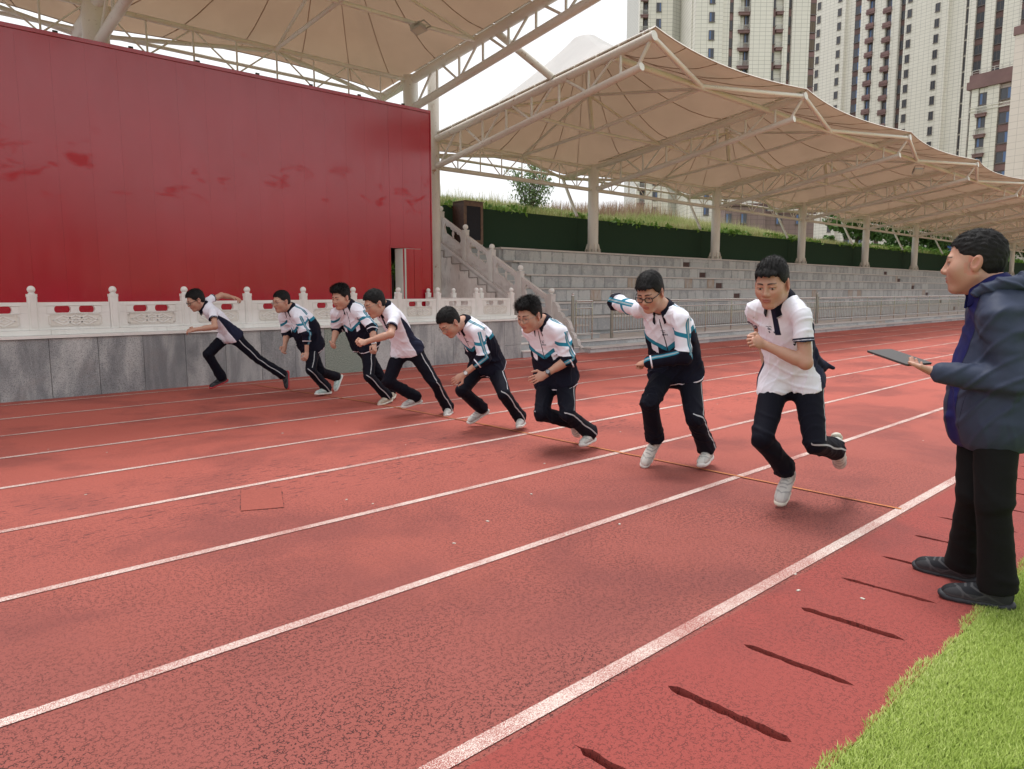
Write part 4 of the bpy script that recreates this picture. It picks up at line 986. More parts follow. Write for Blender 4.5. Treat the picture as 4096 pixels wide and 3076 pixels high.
def build_towers():
    rt = (.7248, -.689); g = 'cream high-rise towers behind the stand'
    # B: the middle tower
    t = thing('apartment_tower', 'tall cream tiled tower directly above the first canopy tips', 'tower', (108, 60, 2), g)
    F = Fac((101.94, 66.59), rt, t); H = 60; fh = 2.62; zb = 36.99 - 2.62*13
    F.blk(-.2, 18.6, -14, -1.7, 2, H, 'core', M['cream'])
    F.blk(0, 4.2, -1.69, 0, 2, H, 'wall', M['cream']); wins(F, 2.5, .12, zb, fh, 22, .84, 1.4, 'l')
    F.blk(4.2, 5.35, -1.69, -.55, 2, H, 'wall', M['cream'])
    column_bay(F, 5.35, 5.92, -.6, 38.66-fh*14, fh, 22, 'd', 0, 1.35)
    F.blk(5.92, 6.95, -1.69, -.45, 2, H, 'wall', M['cream']); F.blk(6.95, 7.7, -1.69, -1.0, 2, H, 'wall', M['cream'])
    column_bay(F, 7.7, 8.4, -.75, 39.4-fh*14, fh, 22, 'l', 0, 1.4)
    bm = balc_mesh(1.75, .75, 'rail'); bm2 = balc_mesh(1.0, .6, 'rail')
    F.blk(8.4, 11.8, -1.69, .05, 2, H, 'wall', M['cream'])
    column_bay(F, 11.8, 12.45, -.6, 39.2-fh*14, fh, 22, 'd', 0, 1.35)
    F.blk(12.45, 13.5, -1.69, -.9, 2, H, 'wall', M['cream']); F.blk(13.5, 14.25, -1.69, -.25, 2, H, 'wall', M['cream'])
    column_bay(F, 14.25, 14.8, -.5, 39.2-fh*14, fh, 22, 'd', 0, 1.35)
    F.blk(14.8, 17.45, -1.69, .05, 2, H, 'wall', M['cream'])
    column_bay(F, 17.45, 18.5, -.15, 38.1-fh*14, fh, 22, 'louv', 0, 1.62)
    for i in range(22):
        z = 38.55-fh*14+fh*i
        if 12 < z < 58: F.put('balcony', bm, 7.55, -.9, z); F.put('balcony', bm2, 13.0, -.85, z+.1)
    # A: left tower
    t = thing('apartment_tower', 'cream tower at the left, partly hidden behind the middle tower', 'tower', (106, 74, 2), g)
    F = Fac((102.48, 77.53), rt, t); fh = 2.5
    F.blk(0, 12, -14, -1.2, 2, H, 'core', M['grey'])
    F.blk(0, .55, -1.19, 0, 2, H, 'wall', M['cream'])
    column_bay(F, .75, 1.42, -.5, 44.3-fh*15, fh, 22, 'd', 0, 1.45)
    bm = balc_mesh(1.15, .55, 'rail')
    for i in range(22):
        z = 43.7-fh*15+fh*i
        if 4 < z < 58: F.put('balcony', bm, .75, -.35, z)
    F.blk(1.42, 5.4, -1.19, 0, 2, H, 'wall', M['cream']); wins(F, 3.1, .12, 44.15-fh*15, fh, 22, .78, 1.4, 'r')
    F2 = Fac(tuple((F.P + F.e*5.4).xy), tuple((Matrix.Rotation(RD(38), 3, 'Z') @ Vector((*rt, 0))).xy), t)
    F2.blk(0, 2.1, -2, 0, 2, H, 'wall', M['grey']); F2.blk(2.1, 6.5, -2, -.18, 2, H, 'wall', M['grey']); wins(F2, 2.75, -.06, 43.42-fh*15, fh, 22, .7, 1.3, 'd')  # side face turned away, its shade painted in as greyer tiles
    # C: right tower, facing the field
    t = thing('apartment_tower', 'broad cream tower at the right with maroon window stripes', 'tower', (152, 55, 2), g)
    e = (-.2126, -.9771); F = Fac((152.73, 71.1), e, t); fh = 2.6; H = 64
    F.blk(-6, 40, -16, -2.2, 2, H, 'core', M['cream'])
    zc_ = 44.62 - fh*15
    F.blk(-6, 6.2, -2.19, 0, 2, H, 'wall', M['cream']); wins(F, .3, .12, zc_, fh, 24, .75, 1.35, 'd', hi=63); wins(F, 5.0, .12, zc_, fh, 24, .75, 1.35, 'd', hi=63)
    F.blk(6.2, 7.9, -2.19, -.7, 2, H, 'wall', M['cream'])
    column_bay(F, 7.9, 9.5, -.6, 43.96-fh*15, fh, 24, 'r', 0, 1.5, 'maroon_d', zt=64)
    F.blk(9.5, 11.1, -2.19, -.15, 2, H, 'wall', M['cream'])
    column_bay(F, 11.1, 12.35, -.5, 43.96-fh*15, fh, 24, 'l', 0, 1.5, 'maroon_d', zt=64)
    F.blk(12.35, 14.6, -2.19, -.1, 2, H, 'wall', M['cream'])
    column_bay(F, 14.6, 15.75, -.5, 42.96-fh*15, fh, 24, 'r', 0, 1.5, 'maroon_d', zt=64)
    F.blk(15.75, 17.3, -2.19, -.1, 2, H, 'wall', M['cream'])
    column_bay(F, 17.3, 18.5, -.6, 42.9-fh*15, fh, 24, 'd', 0, 1.5, 'maroon_d', zt=64)
    bm = balc_mesh(1.6, .55, 'solid')
    for i in range(24):
        z = 43.4-fh*15+fh*i
        if 14 < z < 63: F.put('balcony', bm, 11.55, -.4, z); F.put('balcony', bm, 14.95, -.4, z-.8)
    F.blk(18.5, 26.3, -2.19, .1, 2, H, 'wall', M['cream']); wins(F, 19.4, .22, 42.6-fh*15, fh, 24, .8, 1.35, 'd', hi=63); wins(F, 24.45, .22, 39.45-fh*13, fh, 24, .8, 1.4, 'd', hi=63)
    F.blk(26.3, 28.9, -2.19, -.6, 2, H, 'wall', M['cream'])
    column_bay(F, 28.9, 29.6, -.7, 39-fh*13, fh, 24, 'd', 0, 2.2, 'cream', zt=64)
    F.blk(29.6, 30.7, -2.19, -.2, 2, H, 'wall', M['cream'])
    column_bay(F, 30.7, 32.3, -.5, 38.4-fh*13, fh, 24, 'd', 0, 1.5, 'maroon_d', zt=64)
    F.blk(32.3, 33.9, -2.19, 0, 2, H, 'wall', M['cream'])
    column_bay(F, 33.9, 35.3, -.3, 39.2-fh*13, fh, 24, 'd', 0, 1.5, 'maroon_d', zt=64)
    F.blk(35.3, 40, -2.19, .1, 2, H, 'wall', M['cream'])
    column_bay(F, 38.1, 38.8, .45, 39.2-fh*13, fh, 24, 'd', 0, 1.5, 'maroon_d', zt=64)
    # D: low building with maroon cornice
    t = thing('apartment_block', 'lower cream building with a thick maroon roof cornice at the right edge', 'building', (112, 29, 2))
    F = Fac((112.26, 31.26), e, t); fh = 2.42
    F.blk(-.1, 6.4, -12, -.5, 2, 27.4, 'core', M['pinkw'])
    F.blk(0, .85, -.49, 0, 2, 27.4, 'wall', M['cream']); F.blk(1.95, 3.35, -.49, 0, 2, 27.4, 'wall', M['cream']); F.blk(4.9, 5.3, -.49, -.1, 2, 27.4, 'wall', M['cream'])
    F.blk(-.5, 5.6, -12.5, .35, 27.41, 28.35, 'cornice', M['maroon']); F.blk(-.3, 5.6, -12.4, .15, 28.36, 29.2, 'parapet', M['maroon'])
    column_bay(F, .9, 1.95, -.1, 25.3, fh, 1, 'l', 0, 1.45, 'cream', zt=27.3); 
    wm = win_mesh(.94, 1.45, 'l'); wr = win_mesh(1.36, 1.4, 'r'); bm = balc_mesh(1.25, .4, 'rail')
    for i in range(8):
        z = 25.35-fh*i
        if i: F.put('window', wm, 1.42, -.1, z-.5)
        F.put('balcony', bm, 1.42, -.05, z-1.15 if i == 0 else z-1.35); F.put('window', wr, 4.12, -.15, z+.1 if i == 0 else z-.45)
        if i: F.blk(3.4, 4.85, -.49, -.2, z+1.0, z+1.85, 'spandrel', M['maroon'])
    F.blk(-.1, 5.3, .01, .1, 24.55, 24.7, 'string_course', M['cream']); F.blk(-.1, 5.3, .01, .1, 26.2-1.2, 26.3-1.2, 'string_course', M['cream'])
    b = MB()
    for k in range(7): b.box(-.2+k*.9, -.15+k*.9, -.2, -.15, 29.2, 29.75)
    b.box(-.2, 5.3, -.2, -.15, 29.76, 29.82); b.box(-.2, 5.3, -.2, -.15, 29.5, 29.54); o = b.build('roof_rail', M['railw'], None, F.M); par(o, t)
    t = thing('apartment_block', 'pale pink tiled wall of the nearest building cut by the right edge', 'building', (105, 24, 2))
    F = Fac((107.0, 25.6), e, t); F.blk(0, 9, -8, 0, 2, 31.6, 'wall', M['pinkw']); F.blk(-.15, 9, -8.1, .15, 31.61, 32.6, 'parapet', M['maroon'])
    # podium seen under the second canopy
    t = thing('podium_block', 'brown tiled low building on the hill under the second canopy', 'building', (97, 52, 4))
    F = Fac((93.87, 55.64), rt, t); F.blk(0, 5.6, -6, 0, 2, 13.2, 'wall', M['maroon_t']); F.blk(-.2, 5.8, -6.2, .25, 13.21, 13.6, 'roof', M['maroon_d']); F.blk(5.6, 13, -6, -1.4, 2, 12.3, 'wall', M['maroon_t']); F.blk(5.6, 13.2, -6.2, -1.2, 12.31, 12.7, 'roof', M['maroon_d'])
    for u, dd in ((.5, .12), (2.6, .12), (8.0, -1.28), (10.8, -1.28)): wins(F, u, dd, 10.9, 2.4, 1, .85, 1.35, 'b')
M['speck'] = (lambda t: t.set(t.ramp(t.noise(t.pos(), 70, 3, .7), [(.38, (.07, .09, .08)), (.5, (.22, .27, .23)), (.6, (.42, .45, .38))]), .5, 0, .4))(NT('speckled green granite'))
M['stairm2'] = m_marble('pale stair post stone', (.54, .50, .475), (.62, .59, .56), .3)
M['maroon_t'] = m_tile('brown wall tiles', (.26, .185, .17), (.25, .175, .165), .9, .6, .6)
build_ground(); build_turf(); build_plinth(); _pm, _bm = build_balustrade(); build_redwall(); build_stair(_bm); build_stand(); build_railing()
build_canopies(); build_hill(); build_plants(); build_towers(); build_added_tree_belt()
# ------------------------------------------------------------------ people: bodies and clothes as smooth implicit surfaces
F32 = np.float32
def nrm(v): v = np.asarray(v, float); return v/(np.linalg.norm(v)+1e-12)
class Field:
    def __init__(s, lo, hi, h):
        s.h = h; s.lo = np.asarray(lo, float); s.n = np.ceil((np.asarray(hi, float)-s.lo)/h).astype(int)+1
        s.F = np.full(s.n, .3, F32); s.ax = [(s.lo[i]+h*np.arange(s.n[i])).astype(F32) for i in range(3)]
    def sl(s, lo, hi):
        a = np.clip(np.floor((np.asarray(lo)-s.lo)/s.h).astype(int), 0, s.n-1); b = np.clip(np.ceil((np.asarray(hi)-s.lo)/s.h).astype(int)+1, a+1, s.n)
        sl = tuple(slice(a[i], b[i]) for i in range(3))
        return sl, [s.ax[i][sl[i]].reshape([-1 if j == i else 1 for j in range(3)]) for i in range(3)]
    def _u(s, sl, d, k):
        f = s.F[sl]
        if k <= 0: np.minimum(f, d, out=f)
        else:
            hh = np.maximum(k-np.abs(f-d), 0)/k; s.F[sl] = np.minimum(f, d) - hh*hh*(k*.25)
    def _s(s, sl, d, k):
        f = s.F[sl]; hh = np.maximum(k-np.abs(f+d), 0)/k if k > 0 else 0
        s.F[sl] = np.maximum(f, -d) + hh*hh*(k*.25)
    def cone(s, a, b, r1, r2, k=.02, sub=False, flat=None):
        a, b = np.asarray(a, float), np.asarray(b, float); R = max(r1, r2)+k+3*s.h
        sl, (x, y, z) = s.sl(np.minimum(a, b)-R, np.maximum(a, b)+R)
        ba = b-a; L2 = ba@ba+1e-9
        px, py, pz = x-F32(a[0]), y-F32(a[1]), z-F32(a[2])
        t = np.clip((px*F32(ba[0])+py*F32(ba[1])+pz*F32(ba[2]))/F32(L2), 0, 1)
        qx, qy, qz = px-t*F32(ba[0]), py-t*F32(ba[1]), pz-t*F32(ba[2])
        if flat is not None:                      # (axis, factor): squash the cross-section along an axis
            ax, fk = flat; dd = qx*F32(ax[0])+qy*F32(ax[1])+qz*F32(ax[2]); e = F32(1/fk-1)
            qx, qy, qz = qx+dd*e*F32(ax[0]), qy+dd*e*F32(ax[1]), qz+dd*e*F32(ax[2])
        d = np.sqrt(qx*qx+qy*qy+qz*qz) - (F32(r1)+t*F32(r2-r1))
        (s._s if sub else s._u)(sl, d, k); return s
    def ell(s, c, R, r, k=.02, sub=False):
        """ellipsoid: centre c, rows of R = local axes, radii r"""
        c = np.asarray(c, float); R = np.asarray(R, float); r = np.asarray(r, float); m = np.sqrt(((R.T*r)**2).sum(1))+k+3*s.h
        sl, (x, y, z) = s.sl(c-m, c+m); p = (x-F32(c[0]), y-F32(c[1]), z-F32(c[2])); q = 0; g = 0
        for i in range(3):
            l = p[0]*F32(R[i, 0])+p[1]*F32(R[i, 1])+p[2]*F32(R[i, 2]); a = l/F32(r[i]); q = q+a*a; g = g+(a/F32(r[i]))**2
        q = np.sqrt(q); d = q*(q-1)/np.maximum(np.sqrt(g), 1e-6)
        (s._s if sub else s._u)(sl, d.astype(F32), k); return s
    def loft(s, T, a0, a1, wf, ef, k=.02, off=None, ends=.02):
        """torso tube in frame T; half width / half depth as functions of the height a"""
        P = np.array([T.pt(a, l, d) for a in (a0, a1) for l in (-.34, .34) for d in (-.30, .30)])
        sl, (x, y, z) = s.sl(P.min(0)-.03, P.max(0)+.03)
        a, l, d = T.loc(x, y, z)
        w, e = wf(a).astype(F32), ef(a).astype(F32)
        if off is not None: d = d - off(a).astype(F32)
        n = 2.35
        q = ((np.abs(l)/w)**n+(np.abs(d)/e)**n)**F32(1/n)
        dd = (q-1)*np.minimum(w, e)
        m = np.maximum(a-F32(a1), F32(a0)-a); dd = np.maximum(dd, m) + np.where((m > -ends) & (dd > -ends), (np.maximum(ends+np.minimum(m, 0), 0)*np.maximum(ends+np.minimum(dd, 0), 0))/ends*F32(.5), 0)
        s._u(sl, dd.astype(F32), k); return s
    def cut(s, p, n):
        """keep the side opposite to n"""
        n = nrm(n); x, y, z = [s.ax[i].reshape([-1 if j == i else 1 for j in range(3)]) for i in range(3)]
        s.F = np.maximum(s.F, (x-F32(p[0]))*F32(n[0])+(y-F32(p[1]))*F32(n[1])+(z-F32(p[2]))*F32(n[2])); return s
    def wrinkle(s, amp, seed, freq=34, dirs=None, cen=(), cr=.17, base=.35):
        r = np.random.default_rng(seed); near = np.abs(s.F) < .03; I = np.argwhere(near)
        P = (s.lo + s.h*I).astype(F32); w = np.zeros(len(P), F32)
        wp = P + (.030*np.sin(P[:, [1, 2, 0]]*9+r.uniform(0, 6, 3))).astype(F32) + (.010*np.sin(P[:, [2, 0, 1]]*27+r.uniform(0, 6, 3))).astype(F32)
        for i in range(6):
            d = nrm(r.normal(size=3)) if dirs is None else nrm(np.asarray(dirs[i % len(dirs)]) + .8*r.normal(size=3))
            ph = (wp@(d*freq*r.uniform(.5, 1.9)).astype(F32))+r.uniform(0, 6); g = np.sin(P@(r.normal(size=3)*8).astype(F32)+r.uniform(0, 6))
            w += (np.maximum(0, np.cos(ph))**3-.21)*np.maximum(0, g+.25)
        m = np.full(len(P), base, F32)
        for c in cen: m += np.exp(-((P-np.asarray(c, F32))**2).sum(1)/F32(cr*cr)).astype(F32)
        s.F[near] -= (amp*w*np.minimum(m, 1.2)).astype(F32); return s
    def mesh(s):
        F = s.F; S_ = F < 0
        c = [S_[i:F.shape[0]-1+i, j:F.shape[1]-1+j, k:F.shape[2]-1+k] for i in (0, 1) for j in (0, 1) for k in (0, 1)]
        a = c[0].copy(); o = c[0].copy()
        for q in c[1:]: a &= q; o |= q
        act = o & ~a; I = np.argwhere(act)
        if len(I) == 0: return np.zeros((0, 3)), np.zeros((0, 4), int)
        idx = np.full(act.shape, -1, np.int32); idx[act] = np.arange(len(I))
        cv = np.stack([F[I[:, 0]+i, I[:, 1]+j, I[:, 2]+k] for i in (0, 1) for j in (0, 1) for k in (0, 1)], 1)
        off = np.array([(i, j, k) for i in (0, 1) for j in (0, 1) for k in (0, 1)], F32)
        acc = np.zeros((len(I), 3), F32); cnt = np.zeros(len(I), F32)
        for p in range(8):
            for q in range(p+1, 8):
                if np.abs(off[p]-off[q]).sum() != 1: continue
                A, B_ = cv[:, p], cv[:, q]; m = (A < 0) != (B_ < 0); t = np.where(m, A/np.where(m, A-B_, 1), 0)[:, None]
                acc += np.where(m[:, None], off[p]+(off[q]-off[p])*t, 0); cnt += m
        V = s.lo + s.h*(I + acc/cnt[:, None])
        Q = []
        for ax in range(3):
            u, v = (ax+1) % 3, (ax+2) % 3
            A = np.take(S_, range(F.shape[ax]-1), ax); B_ = np.take(S_, range(1, F.shape[ax]), ax)
            E_ = np.argwhere(A != B_); E_ = E_[(E_[:, u] > 0) & (E_[:, v] > 0) & (E_[:, u] < F.shape[u]-1) & (E_[:, v] < F.shape[v]-1)]
            if len(E_) == 0: continue
            flip = A[tuple(E_.T)]
            def cell(du, dv): w = E_.copy(); w[:, u] -= du; w[:, v] -= dv; return idx[tuple(w.T)]
            q = np.stack([cell(1, 1), cell(0, 1), cell(0, 0), cell(1, 0)], 1); q[~flip] = q[~flip][:, ::-1]; Q.append(q)
        return V, np.concatenate(Q)
class Frame:
    """trunk frame; heights measured from pelvis to neck along a slightly bent spine"""
    def __init__(s, J, bend=0.0):
        s.pel, s.neck = np.array(J['pel']), np.array(J['neck']); s.L = np.linalg.norm(s.neck-s.pel); s.u = (s.neck-s.pel)/s.L
        def orth(v): v = v-s.u*(v@s.u); return nrm(v)
        s.rh, s.rs = orth(np.array(J['hipR'])-np.array(J['hipL'])), orth(np.array(J['shR'])-np.array(J['shL']))
        s.bend = bend
    def axes(s, a):
        t = min(1, max(0, a/s.L)); r = nrm(s.rh*(1-t)+s.rs*t); return r, np.cross(s.u, r)
    def pt(s, a, l, d):
        r, f = s.axes(a); t = a/s.L; return s.pel+s.u*a+r*l+f*(d-s.bend*4*t*(1-t))
    def loc(s, x, y, z):
        px, py, pz = x-F32(s.pel[0]), y-F32(s.pel[1]), z-F32(s.pel[2])
        dt = lambda v: px*F32(v[0])+py*F32(v[1])+pz*F32(v[2])
        a = dt(s.u); t = np.clip(a/F32(s.L), 0, 1); rm = nrm(s.rh+s.rs)
        l0, l1 = dt(s.rh), dt(s.rs); f0, f1 = dt(np.cross(s.u, s.rh)), dt(np.cross(s.u, s.rs))
        c = F32(1/max(.8, np.linalg.norm((s.rh+s.rs)/2)))
        l = (l0*(1-t)+l1*t)*c; d = (f0*(1-t)+f1*t)*c + F32(s.bend)*4*t*(1-t)
        return a, l, d
def interp(xs, ys): return lambda a: np.interp(a, xs, ys)
def skin_part(name, V, F, mats, attrs, parent, smooth=True):
    me = np_mesh(name, V, F, mats, smooth)
    for k, v in attrs.items():
        if v.ndim == 1: a = me.attributes.new(k, 'FLOAT', 'POINT'); a.data.foreach_set('value', v.astype(np.float32))
        else: a = me.attributes.new(k, 'FLOAT_COLOR', 'POINT'); a.data.foreach_set('color', np.concatenate([v, np.ones((len(v), 1))], 1).astype(np.float32).ravel())
    return mesh_obj(name, me, None, parent)
# -- materials of the people
def m_skin():
    t = NT('skin'); a = t.new('ShaderNodeAttribute'); a.attribute_name = 'col'
    f = t.noise(t.pos(), 60, 4, .6)
    c = t.mix(t.ramp(f, [(.35, .12), (.6, 0.0)]), a.outputs['Color'], (.42, .17, .12))
    t.bump(t.noise(t.pos(), 420, 2), .10, .002)
    t.set(c, .48, 0, .4); t.b.inputs['Subsurface Weight'].default_value = .10; t.b.inputs['Subsurface Radius'].default_value = (.008, .003, .002); return t.m
def m_cloth(name, cols, rough=.8, weave=900, sheen=.1):
    """colour picked from signed fields: base, then each (attribute, colour) where the field is positive"""
    t = NT(name); c = cols[0]
    if isinstance(c, tuple): c = t.mix(0.0, c, c)
    for nm, col in cols[1:]:
        a = t.new('ShaderNodeAttribute'); a.attribute_name = nm
        m = t.new('ShaderNodeMapRange'); m.inputs[1].default_value = -.0012; m.inputs[2].default_value = .0012; t.link(a.outputs['Fac'], m.inputs[0])
        c = t.mix(m.outputs[0], c, col)
    w = t.noise(t.pos(), 55, 3, .6); c = t.mix(t.ramp(w, [(.3, .0), (.7, .10)]), c, (.5, .5, .52), 'MULTIPLY')
    t.bump(t.math('ADD', t.math('MULTIPLY', t.noise(t.pos(), weave, 2), .25), w), .16, .004)
    t.set(c, rough, 0, .12); t.b.inputs['Sheen Weight'].default_value = sheen*.15; return t.m
NAVY = (.0075, .008, .018); TEAL = (.022, .20, .30); WHITE = (.78, .78, .86)
def m_hair():
    t = NT('black hair'); p = t.mapping(t.obj(), (1, 1, 1)); f = t.noise(t.mapping(p, (220, 60, 90)), 1.0, 3, .7)
    c = t.mix(t.ramp(f, [(.35, 0.0), (.75, 1.0)]), (.0035, .003, .0035), (.014, .012, .012)); t.bump(f, .55, .004); return t.set(c, .62, 0, .22)
PM = {}
def people_mats():
    PM.update(skin=m_skin(), hair=m_hair(),
      jacket=m_cloth('school jacket fabric', [NAVY, ('f_white', WHITE), ('f_teal', TEAL), ('f_grey', (.30, .36, .38)), ('f_line', WHITE)]),
      polo=m_cloth('white polo fabric', [WHITE, ('f_navy', (.016, .019, .042)), ('f_line', WHITE)]),
      pants=m_cloth('navy track trousers', [(.0055, .006, .0125), ('f_line', (.45, .46, .48))], .75),
      collar=m_cloth('navy collar', [NAVY, ('f_line', WHITE)]),
      wind=m_cloth('navy windbreaker fabric', [(.040, .050, .084), ('f_line', (.01, .012, .03)), ('f_polo', (.014, .016, .095))], .55, 500, .0),
      poloN=m_cloth('royal navy polo', [(.012, .014, .085)], .7), pantsB=m_cloth('black trousers', [(.0085, .0082, .0088)], .8),
      white=m_cloth('white shoe upper', [(.66, .65, .60), ('f_line', (.38, .38, .36))], .6, 300), white_s=plain('white shoe sole', (.68, .67, .63), .5, 0, .4, 60, .06), cream=plain('cream shoe sole', (.62, .59, .50), .5, 0, .4, 40, .08),
      tan=m_cloth('beige shoe upper', [(.52, .45, .37), ('f_line', (.34, .27, .20))], .6, 300), black=m_cloth('black shoe upper', [(.018, .019, .023), ('f_line', (.07, .07, .075))], .6, 300), blacks=plain('black shoe sole', (.022, .024, .030), .6), redsole=plain('red shoe sole', (.42, .02, .03), .4),
      mint=m_cloth('pale mint shoe upper', [(.60, .68, .65), ('f_line', (.36, .50, .47))], .6, 300), gmesh=m_cloth('grey white shoe upper', [(.57, .55, .52), ('f_line', (.36, .35, .34))], .6, 300), sock=plain('white sock', (.70, .69, .68), .9, 0, .1, 150, .1, .3),
      glf=plain('black spectacle frame', (.012, .012, .014), .3), glm=plain('metal spectacle frame', (.30, .28, .26), .3, 1.0), watchw=plain('white watch', (.70, .70, .68), .35), watchb=plain('dark watch', (.03, .032, .035), .35), wface=plain('watch face', (.25, .27, .30), .2, 0, .8),
      print=plain('navy print', (.05, .055, .10), .8), button=plain('pale button', (.5, .5, .5), .4), tab=plain('tablet shell', (.02, .02, .022), .4), tabb=plain('tablet back', (.05, .045, .045), .4), tabs=plain('tablet screen', (.10, .075, .07), .35))
    g = NT('spectacle lens'); g.set((1, 1, 1), .02, 0, .5); g.b.inputs['Transmission Weight'].default_value = 1; g.b.inputs['IOR'].default_value = 1.02; PM['lens'] = g.m
SK = np.array((.50, .285, .205)); SKD = np.array((.40, .205, .145))
def head(J, P, s, parent, res):
    """head in its own frame (x right, y forward, z up) scaled by s"""
    f = np.array(P['face'], float); f = nrm(f); up = np.array(P.get('up', (0, 0, 1)), float); r = nrm(np.cross(f, up)); u = np.cross(r, f)
    R = np.array([r, f, u]); c = np.array(J['head']); L = lambda p: c + (np.asarray(p)*s)@R
    nb = np.array(J['neck']); nl = ((nb-c)@R.T)/s
    lo, hi = np.array((-.105, -.135, -.16)), np.array((.105, .135, .15)); lo = np.minimum(lo, nl-.07); hi = np.maximum(hi, nl+.07)
    A = Field(lo, hi, res/s); I3 = np.eye(3); fw = P.get('fw', 1.0); jw = P.get('jaw', 1.0)
    A.ell((0, -.014, .036), I3, (.0745, .094, .083), .0)
    A.ell((0, .024, -.022), I3, (.0635*fw, .064, .082), .03)
    for q in (-1, 1):
        A.cone((q*.052*jw, -.006, -.048), (q*.020, .056, -.090), .017, .013, .03)
        A.ell((q*.037*fw, .054, -.022), I3, (.024, .024, .026), .04)
    A.ell((0, .066, -.091), I3, (.026, .020, .018), .025)
    A.cone((-.034, .078, .026), (.034, .078, .026), .010, .010, .02)
    for q in (-1, 1):
        A.ell((q*.031, .096, .007), I3, (.020, .020, .0125), .016, True)
        A.ell((q*.031, .072, .006), I3, (.015, .0145, .0125), .005)
        A.ell((q*.031, .078, .0155), I3, (.017, .0105, .0042), .006)
    nz = P.get('nose', 1.0)
    A.ell((0, .066, -.054), I3, (.031, .024, .026), .02)
    A.cone((0, .082, .020), (0, .093+.009*nz, -.019), .0065, .0100, .016); A.ell((0, .090+.009*nz, -.023), I3, (.0115, .011, .0095), .010)
    for q in (-1, 1): A.ell((q*.0125, .092, -.0265), I3, (.008, .010, .0075), .008)
    A.ell((0, .086, -.0512), I3, (.023, .0115, .0058), .007); A.ell((0, .084, -.0618), I3, (.020, .0118, .0068), .007)
    A.cone((-.011, .0958, -.0563), (.011, .0958, -.0563), .0018, .0018, .003, True); A.cone((.011, .0955, -.0563), (.019, .090, -.0585), .0018, .0014, .003, True); A.cone((-.011, .0955, -.0563), (-.019, .090, -.0585), .0018, .0014, .003, True)
    for q in (-1, 1):
        Re = np.array([(1, 0, 0), (0, .95, .3), (0, -.3, .95)]); Re[0] = nrm((1, q*-.35, 0)); Re[1] = nrm(Re[1]-Re[0]*(Re[1]@Re[0])); Re[2] = np.cross(Re[0], Re[1])
        A.ell((q*.079, -.012, -.002), Re, (.009, .020, .032), .006); A.ell((q*.087, -.008, .002), Re, (.006, .010, .018), .006, True); A.ell((q*.074, -.006, -.030), I3, (.006, .009, .010), .006)
    d_ = nrm(nl-np.array((0, -.02, -.03)))
    A.cone((0, -.018, -.045), nl*.98+np.array((0, .004, 0)), .054, .058, .03); A.cone((0, .012, -.085), nl*.6+np.array((0, .045, -.05))*.4, .030, .040, .03)
    V, F = A.mesh()
    x, y, z = V.T; ax = np.abs(x)
    col = np.tile(SK*P.get('tone', 1.0), (len(V), 1))
    def blend(m, c2): nonlocal col; m = np.clip(m, 0, 1)[:, None]; col = col*(1-m)+np.asarray(c2)*m
    blend(np.clip(1-np.hypot((ax-.042)/.03, (z+.028)/.026), 0, 1)*.18*(y > .02), (.52, .20, .15))
    blend(np.clip(1-np.hypot(x/.016, (z+.024)/.014), 0, 1)*.35*(y > .07), (.48, .19, .14))
    blend((ax > .073)*(z < .03)*(z > -.045)*.55*(y < .03), (.50, .19, .14))
    el = np.minimum(np.hypot(x/.0235, (z+.0505)/.0065), np.hypot(x/.021, (z+.0618)/.0075)); blend(np.clip((1.12-el)*5, 0, 1)*(y > .07)*.75, (.36, .115, .10))
    blend(np.clip(1-np.abs(z+.0563+.0020*np.clip((ax-.008)/.010, 0, 1.5))/.0024, 0, 1)*(ax < .020)*(y > .075)*.8, (.13, .035, .03))
    bz = .0285+.004*(1-((ax-.032)/.02)**2); bt = .0042*np.clip(1.2-(ax-.012)/.042, .4, 1)
    blend(np.clip((bt-np.abs(z-bz))/.0014+.5, 0, 1)*(ax > .010)*(ax < .050)*(y > .045), (.014, .011, .011))
    e = np.hypot((ax-.031)/.0145, (z-.0045)/.0052); blend(np.clip((1.05-e)*5, 0, 1)*(y > .06), (.42, .38, .36))
    blend(np.clip((1-np.hypot((x-np.sign(x)*.031-P.get('gaze', -.0015))/.0058, (z-.004)/.0055))*5, 0, 1)*(y > .06), (.012, .008, .007))
    blend(np.clip(1-np.abs(z-.0105+.0025*((ax-.031)/.014)**2)/.0021, 0, 1)*(np.abs(ax-.031) < .0165)*(y > .055), (.02, .014, .013))
    # stubble shade of cropped sides below the hair cap
    hs = P.get('fade', .35)
    hl = hairline(x, y, P); blend(np.clip(1-np.abs(z-hl+.010)/.012, 0, 1)*hs*.6*(y < .055)*(y > -.09)*(ax > .045), (.05, .035, .03))
    W_ = c + (V*s)@R
    # hair
    Hh = P.get('hair', {}); tp = Hh.get('top', .020)*.8; sd_ = Hh.get('side', .008)*.55; fr = Hh.get('front', .014)
    B = Field((-.125, -.15, -.09), (.125, .155, .19), res/s*.9)
    B.ell((0, -.016+fr*.25, .038+tp*.35), I3, (.0755+sd_, .096+sd_*.8+fr*.45, .084+tp*.72), 0)
    B.ell((0, -.036, -.004), I3, (.069+sd_*.8, .068+sd_*.8, .066), .02)
    if Hh.get('quiff'): q = Hh['quiff']; B.ell((0, .045, .105), I3, (.055, .045, .030*q), .03)
    if Hh.get('fringe'): B.ell((0, .074, .070), I3, (.058, .022, .026), .02)
    bx, by, bz_ = [B.ax[i].reshape([-1 if j == i else 1 for j in range(3)]) for i in range(3)]
    hl3 = hairline(bx, by, P); near = np.abs(B.F) < .04
    I = np.argwhere(near); q = B.lo+B.h*I; rr = np.random.default_rng(P['seed'])
    w = 0
